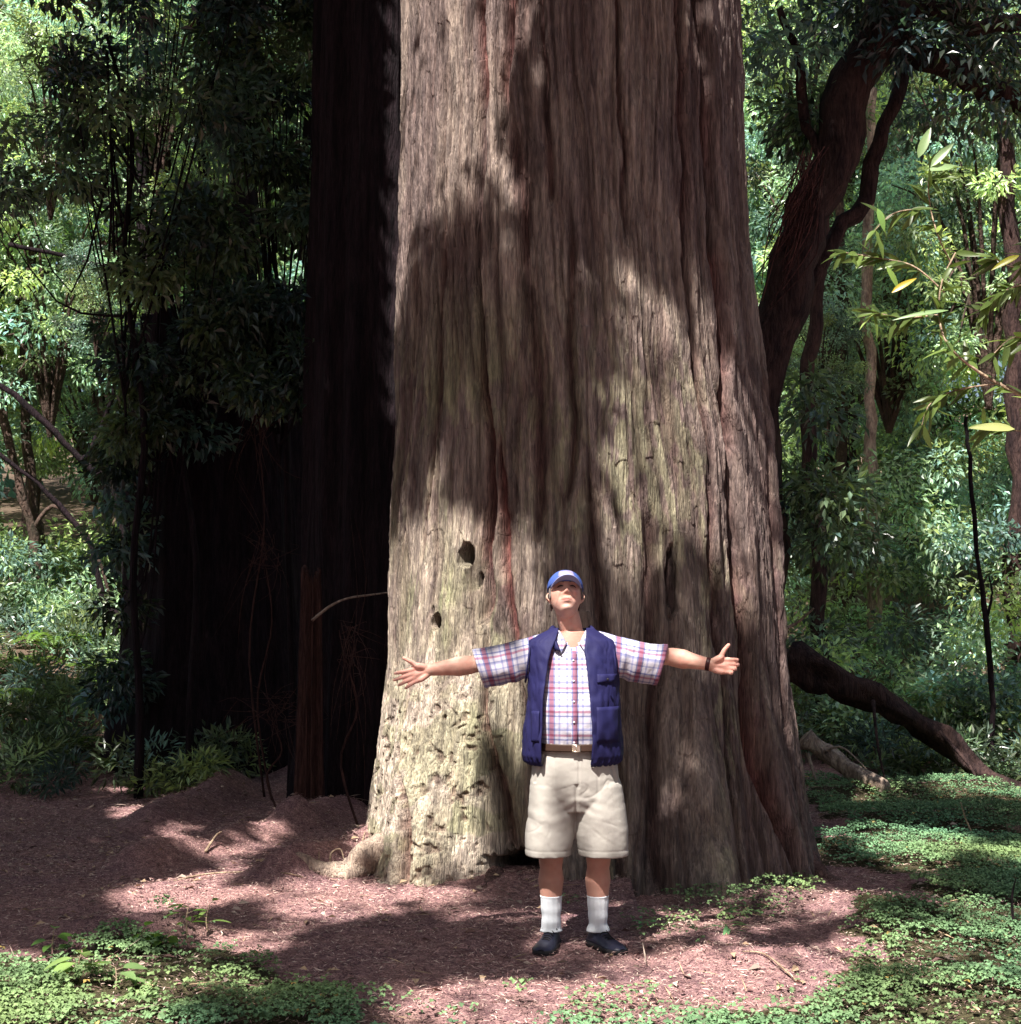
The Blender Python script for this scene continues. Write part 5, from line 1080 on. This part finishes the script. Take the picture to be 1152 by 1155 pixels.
def broad_plant(px, py, label, name='seedling', h=.2, nl=7, L=.09, W=.055, seed=0, tone=(1, 1, .8), depth=None, group=None, cat='plant', m='leaf_laurel', lean=(0, 0)):
    g = np.random.default_rng(seed); p = gpt(px, py); t = empty(name, p, label=label, cat=cat, group=group)
    st = MB(); top = p + np.array([lean[0], lean[1], h]); line = smoothline([p - [0, 0, .02], (p + top) / 2 + g.normal(0, .012, 3), top], 8); st.tube(line, np.linspace(.005, .0025, 8), 5)
    Vs, Qs, Cs = [], [], []; off = 0
    for k in range(nl):
        s = .45 + .55 * k / max(nl - 1, 1); i = min(int(s * 7), 7); o = line[i]; a = k * 2.4 + g.normal(0, .3); d = np.array([math.cos(a), math.sin(a), g.uniform(.0, .5)]); d /= np.linalg.norm(d)
        q = o + d * .03; st.tube([o, q], .0015, 4); lv = bleaf(q, d + np.array([0, 0, -.25]), np.array([0, 0, 1.]) + g.normal(0, .25, 3), L * g.uniform(.7, 1.2), W * g.uniform(.8, 1.1)); Vs.append(lv[0]); Qs.append(lv[1] + off); off += len(lv[0]); Cs.append(np.tile(np.array([tone]) * g.uniform(.7, 1.35), (len(lv[0]), 1)))
    st.build('stem', M['twig'], t); npmesh('leaf_cluster', np.concatenate(Vs), np.concatenate(Qs), M[m], t, color=np.concatenate(Cs)); return t
def bleaf(P, D, Nn, L, W, n=7):
    """pointed leaf with a midrib fold and a droop"""
    D = np.array(D, float); D /= np.linalg.norm(D); S = np.cross(D, Nn); S /= np.linalg.norm(S) + 1e-9; U = np.cross(S, D); s = np.linspace(0, 1, n); w_ = W * .5 * np.sin(np.pi * s**.85)**.8 * (1 - .15 * s) + .0006
    c = P + D * (L * s)[:, None] - U * (L * .16 * s**2)[:, None]; l = c - S * w_[:, None] + U * (w_ * .3)[:, None]; r = c + S * w_[:, None] + U * (w_ * .3)[:, None]
    V = np.concatenate([l, c, r]); i = np.arange(n - 1); Q = np.concatenate([np.stack([i, i + 1, i + 1 + n, i + n], 1), np.stack([i + n, i + n + 1, i + 1 + 2 * n, i + 2 * n], 1)]); return V, Q
for i, (a, b_, h, nl, L, W, lb, tn) in enumerate([(92, 1108, .13, 7, .11, .07, 'seedling with broad pale leaves and rusty stalks in the left sorrel patch', (1.5, 1.5, 1.5)), (212, 1062, .17, 8, .10, .03, 'upright slender leaved sprig on the top edge of the left sorrel patch', (.8, 1.1, .6)),
        (236, 1052, .14, 4, .09, .028, 'tiny sprig with one pale upright leaf beside the slender leaved one', (1.6, 1.7, 1.5)), (160, 1070, .09, 9, .075, .05, 'round leaved plant in the middle of the patch edge', (1., 1.3, .6)), (60, 1080, .12, 7, .08, .05, 'leafy seedling leftmost in the sorrel patch', (.8, 1.1, .7)),
        (188, 1075, .08, 8, .07, .05, 'low round leaved plant right of the middle one', (1., 1.2, .5)), (130, 1118, .10, 5, .10, .06, 'seedling with grey green leaves right of the rusty stalked one', (1.3, 1.4, 1.7))]): broad_plant(a, b_, lb, seed=60 + i, h=h, nl=nl, L=L, W=W, tone=tn, group='seedlings among the sorrel')
for i, (a, b_, lb) in enumerate([(724, 1050, 'small green sprout beside the right shoe'), (640, 1020, 'tiny sprout behind the feet'), (845, 1030, 'flat bright green sprig on the litter right of the man'), (880, 1000, 'flat green sprig against the redwood base'), (820, 1052, 'trailing sprig at the edge of the bare litter')]):
    broad_plant(a, b_, lb, 'sprout', .05 if i < 2 else .04, 9, .05 if i < 2 else .12, .02, 90 + i, (1.1, 1.4, 1.1), group='sprouts on the litter', m='clover')
broad_plant(938, 775, 'yellow green broad leaf plant catching sun right of the redwood', 'leafy_plant', .55, 9, .20, .10, 99, (1.6, 1.8, .3), group=None)

# logs, twigs and roots
def log(name, pts, rad, label, cat='log', m='bark_pale', n=14, rough=.3, seed=0, group=None, stubs=(), tips=.8):
    P = np.array(pts, float); base = P[0].copy(); t = empty(name, base, label=label, cat=cat, group=group); b = MB(); L = smoothline(P, 24); b.tube(L, np.linspace(rad, rad * tips, 24), n, rough=rough, seed=seed)
    b.build('stem', M[m], t)
    for s in stubs: q = MB(); q.tube(smoothline(s[:-1], 8), np.linspace(s[-1], s[-1] * .4, 8), 7, rough=.3); q.build('branch', M[m], t)
    return t
d = 13.6
log('fallen_log', [at(908, 832, d), at(930, 848, d), at(965, 872, d - .2), at(1000, 890, d - .4)], .085, 'pale tan fallen log lying just right of the redwood', seed=3, stubs=[([at(925, 842, d - .1), at(940, 838, d - .2), at(952, 850, d - .3), at(975, 868, d - .45)], .012)][:0] or [tuple([at(930, 848, d - .1), at(950, 843, d - .2), at(978, 868, d - .4), .014]), tuple([at(912, 850, d), at(918, 872, d - .1), at(922, 885, d - .1), .02])])
d = 14.4
log('fallen_log', [at(885, 745, d), at(940, 768, d), at(1000, 798, d), at(1060, 830, d), at(1110, 872, d - .2), at(1170, 905, d - .6)], .155, 'big dark mossy log sloping down to the right behind the pale one', m='bark_mid', seed=5, rough=.7, tips=.35,
    stubs=[tuple([at(985, 790, d - .2), at(990, 840, d - .6), at(998, 878, d - .8), .02]), tuple([at(1060, 825, d - .1), at(1098, 870, d - .4), at(1102, 900, d - .6), .02])])
def stick(pts, rad, label, m='twig', group='dead twigs on the ground', cat='twig'):
    return log('dead_twig', pts, rad, label, cat, m, 6, .2, 1, group, tips=.4)
def gp(a, b_, up=.0): p = gpt(a, b_); return p + np.array([0, 0, up])
stick([gp(232, 962, .01), gp(243, 955, .07), at(250, 938, gpt(240, 958)[1])], .010, 'white forked twig standing on the litter ridge at left')
stick([gp(372, 975, -.01), at(374, 962, gpt(372, 975)[1]), at(384, 958, gpt(372, 975)[1]), at(388, 966, gpt(372, 975)[1]) - [0, 0, .02]], .008, 'small curled white root beside the redwood foot', cat='root')
stick([gp(360, 978, -.01), at(360, 960, gpt(360, 978)[1])], .007, 'short straight white stub left of the curled root', cat='root')
stick([gp(404, 972, -.01), at(409, 950, gpt(404, 972)[1]), at(412, 938, gpt(404, 972)[1])], .010, 'reddish splinter standing at the redwood foot')
stick([gp(150, 1010, .01), gp(230, 992, .03), gp(310, 988, .02), gp(345, 992, .01)], .008, 'long dark twig lying along the sunlit litter ridge')
d = 12.1
stick([at(352, 700, d), at(372, 684, d), at(392, 675, d), at(418, 671, d + .1), at(440, 668, d + .3)], .014, 'bare bent branch poking left from behind the redwood', group=None, m='bark_pale', cat='branch')
stick([at(880, 712, 11.6), at(900, 702, 11.6), at(918, 686, 11.5)], .018, 'short pale branch stub at the right side of the redwood', group=None, m='bark_pale', cat='branch')
stick([gp(1150, 1058, -.02), at(1143, 1035, gpt(1150, 1058)[1]), at(1142, 1010, gpt(1150, 1058)[1]), at(1146, 992, gpt(1150, 1058)[1])], .010, 'thin dark stem rising at the right edge of the sorrel', group=None, m='bark_dark')
stick([gp(1136, 938, .02), gp(1165, 942, .03)], .05, 'pinkish broken log end at the right frame edge', group=None, m='bark_pale', cat='log')
stick([gp(1102, 950, 0), at(1090, 925, gpt(1102, 950)[1]), at(1084, 905, gpt(1102, 950)[1])], .009, 'thin pale stem standing in the right sorrel')
stick([gp(900, 1110, .01), gp(865, 1085, .03), gp(838, 1078, .02)], .006, 'thin twig on the litter at lower right')
# roots of the giant tree, running out under the litter
for i, (P, r) in enumerate([([(438, 930, 9.2), (415, 968, 9.2), (385, 985, 9.15), (330, 1000, 9.1)], .12), ([(900, 960, 9.6), (925, 985, 9.4), (960, 1000, 9.2)], .08), ([(560, 990, 8.95), (548, 1015, 8.75), (520, 1022, 8.6)], .06)]):
    pts = []
    for a, b_, dd in P: p = at(a, b_, dd); p[2] = max(min(p[2], Hs(p[0], p[1]) + .14), Hs(p[0], p[1]) - .04); pts.append(p)
    pts[-1][2] = Hs(pts[-1][0], pts[-1][1]) - .06
    b = MB(); b.tube(smoothline(pts, 20), np.linspace(r, r * .35, 20), 14, c=(.44, .36, .29) if i == 0 else (.17, .11, .10), rough=.35, seed=i); b.build('root', M['trunk'], TREE)
# dead reddish brush hanging before the snag
def brush(cx, cy, dd, label, n=55, sp=(22, 50), seed=0, up=False):
    g = np.random.default_rng(seed); c = at(cx, cy, dd); z0 = Hs(c[0], c[1]); t = empty('dead_brush', (c[0], c[1], z0), label=label, cat='dead brush', group='tangles of dead branches in the shade')
    st = MB(); st.tube(smoothline([(c[0] + .1, c[1], z0 - .1), (c[0] - .08, c[1] + .1, (z0 + c[2]) * .4), (c[0] + .06, c[1], (z0 + c[2]) * .75), c], 14), np.linspace(.012, .005, 14), 6)
    n = n // 2
    for k in range(n):
        a = at(cx + g.normal(0, sp[0] * .4), cy - sp[1] * g.random(), dd + g.normal(0, .15)) if not up else np.array([c[0] + g.normal(0, .1), c[1], g.uniform(z0, c[2])])
        e = at(cx + g.normal(0, sp[0]), cy + g.normal(0, sp[1]), dd + g.normal(0, .3)); m_ = (a + e) / 2 + g.normal(0, .05, 3); st.tube(smoothline([a, m_, e], 7), np.linspace(.0035, .001, 7), 4, cap=False)
    st.build('branches', M['fiber'], t)
brush(292, 500, 13.6, 'hanging reddish dead brush high in front of the snag', seed=1, n=60)
brush(300, 640, 13.4, 'dead brush halfway up the snag', seed=2, n=60, sp=(25, 45))
brush(310, 820, 12.6, 'dead brush at the foot of the shaded redwood', seed=3, n=80, sp=(38, 40))
brush(395, 760, 11.8, 'dead brush crowding the left flank of the giant redwood', seed=4, n=70, sp=(22, 60))

# leafy boughs in shade above and in front of the snag
def shade_bough(name, label, stem, depth, pts, seed, m='leaf_oak', per=140, L=.12, W=.05, rad=.32, group='shaded leafy saplings before the snag', tone=None):
    P = np.array([at(a, b_, depth) for a, b_ in stem]); z = Hs(P[0][0], P[0][1]); t = empty(name, (P[0][0], P[0][1], z), label=label, cat='sapling', group=group)
    P = np.vstack([[P[0][0], P[0][1], z - .1], P]); b = MB(); b.tube(smoothline(P, 20), np.linspace(.045, .015, 20), 8, rough=.2, seed=seed); g = np.random.default_rng(seed)
    cc = [at(*p) for p in pts]
    for c in cc[::2]: s = P[-1] * .4 + P[1] * .6; b.tube(smoothline([s + (P[-1] - s) * g.random(), (s + c) / 2 + [0, 0, .15], c], 7), np.linspace(.015, .004, 7), 5, cap=False)
    b.build('trunk', M['bark_dark'], t); bough(t, pts, 'foliage', m, per, L, W, rad, seed, tone=tone); return t
g = np.random.default_rng(42)
shade_bough('sapling', 'blue green leafy sapling in front of the snag top', [(215, 800), (222, 640), (204, 500), (212, 400), (180, 260)], 14.0, [(g.uniform(130, 270), g.uniform(200, 420), g.uniform(13.4, 14.4)) for _ in range(26)] + [(g.uniform(130, 230), g.uniform(400, 500), g.uniform(13.6, 14.2)) for _ in range(12)] + [(g.uniform(122, 150), g.uniform(480, 800), g.uniform(14.2, 14.8)) for _ in range(14)], 1)
shade_bough('sapling', 'dark leafy sapling between the snag and the shaded redwood', [(330, 800), (325, 600), (320, 400), (300, 200)], 13.9, [(g.uniform(255, 380), g.uniform(330, 450), g.uniform(13.3, 14.2)) for _ in range(26)] + [(g.uniform(250, 372), g.uniform(-30, 300), g.uniform(13.5, 14.4)) for _ in range(34)], 2)
shade_bough('sapling', 'tall dark sapling whose foliage fills the upper left', [(158, 800), (150, 640), (163, 480), (140, 300), (150, 160), (120, 40)], 13.6, [(g.uniform(60, 290), g.uniform(-60, 150), g.uniform(13, 14.4)) for _ in range(34)] + [(g.uniform(-20, 130), g.uniform(140, 240), g.uniform(13, 14)) for _ in range(8)], 3)

# laurel twigs reaching in from the right, close to the camera
def laurel():
    dd = 4.3; X0 = at(1290, 900, dd); z = Hs(X0[0], X0[1]); t = empty('laurel_sapling', (X0[0], X0[1], z), label='young laurel reaching in from the right edge with long pale green leaves', cat='sapling')
    g = np.random.default_rng(8); st = MB(); st.tube(smoothline([(X0[0], X0[1], z - .1), at(1300, 900, dd), at(1290, 640, dd), at(1260, 420, dd), at(1230, 180, dd), at(1240, -100, dd)], 24), np.linspace(.022, .008, 24), 8)
    tw = [([(1280, 520), (1200, 468), (1152, 446), (1105, 420), (1072, 392), (1060, 360), (1062, 320), (1078, 285)], .006, .9, 50),
          ([(1060, 355), (1020, 358), (985, 352)], .003, 1, 22), ([(1075, 300), (1060, 270), (1050, 235), (1048, 200), (1060, 170)], .003, .6, 22), ([(1066, 330), (1030, 300), (985, 290), (955, 285)], .003, .8, 30),
          ([(1130, 432), (1080, 440), (1050, 455), (1040, 480)], .003, 1., 26), ([(1245, 350), (1180, 320), (1130, 330), (1105, 360)], .004, 1., 40), ([(1245, 500), (1190, 490), (1150, 486), (1110, 480)], .004, 1., 24), ([(1235, 250), (1190, 260), (1150, 300), (1120, 290)], .004, .9, 32), ([(1050, 235), (1010, 240), (985, 262)], .0025, .7, 16), ([(1260, 420), (1200, 410), (1150, 380), (1120, 400)], .004, 1, 26)]
    Vs, Qs, Cs = [], [], []; off = 0
    for pts, r, q, nl in tw:
        P = smoothline(np.array([at(a, b_, dd + g.normal(0, .02) + (0 if i else 0)) for i, (a, b_) in enumerate(pts)]), 24); st.tube(P, np.linspace(r, r * .4, 24), 6, rough=.2)
        T = np.gradient(P, axis=0)
        for k in range(nl):
            i = int(g.uniform(4, 23.9)); d = T[i] / np.linalg.norm(T[i]) + g.normal(0, .75, 3) + np.array([0, 0, -.35]); c = g.uniform(.4, 1.1); pale = g.random() < .05
            lv = bleaf(P[i], d, np.array([0, -.5, .8]) + g.normal(0, .45, 3), g.uniform(.045, .095), g.uniform(.013, .022)); Vs.append(lv[0]); Qs.append(lv[1] + off); off += len(lv[0]); Cs.append(np.tile(np.array([(2.2, 2.0, 2.0)]) if pale else np.array([(c, c, c * .8)]), (len(lv[0]), 1)))
    # a few leaves with caught light put into the tint, and a yellow one
    for a, b_, dx, dz, L, W, c in [(1036, 178, .4, 1, .10, .028, (1.9, 1.9, 2.6)), (1050, 188, .8, .9, .10, .026, (1.9, 1.9, 2.6)), (1046, 192, 1, .18, .10, .026, (2.0, 2.0, 2.8)), (990, 235, .25, -.8, .07, .022, (1.6, 1.9, 1.6)), (1006, 330, .9, .6, .085, .020, (3.2, 1.6, .3)), (1000, 300, .5, -.9, .08, .018, (1.6, 1.7, 1.2)),
                                 (1145, 484, -1, .1, .13, .03, (3.0, 2.2, 2.6)), (1070, 350, -1, -.1, .16, .014, (1.7, 1.8, 2.4)), (1150, 288, -1, -.45, .09, .02, (2.6, 1.7, .3))]:
        lv = bleaf(at(a, b_, dd - .05), (dx, -.1, dz), (0, -1, .5), L, W); Vs.append(lv[0]); Qs.append(lv[1] + off); off += len(lv[0]); Cs.append(np.tile(np.array([c]), (len(lv[0]), 1)))
    st.build('stem', M['twig'], t); npmesh('leaves', np.concatenate(Vs), np.concatenate(Qs), M['leaf_laurel'], t, color=np.concatenate(Cs))
laurel()
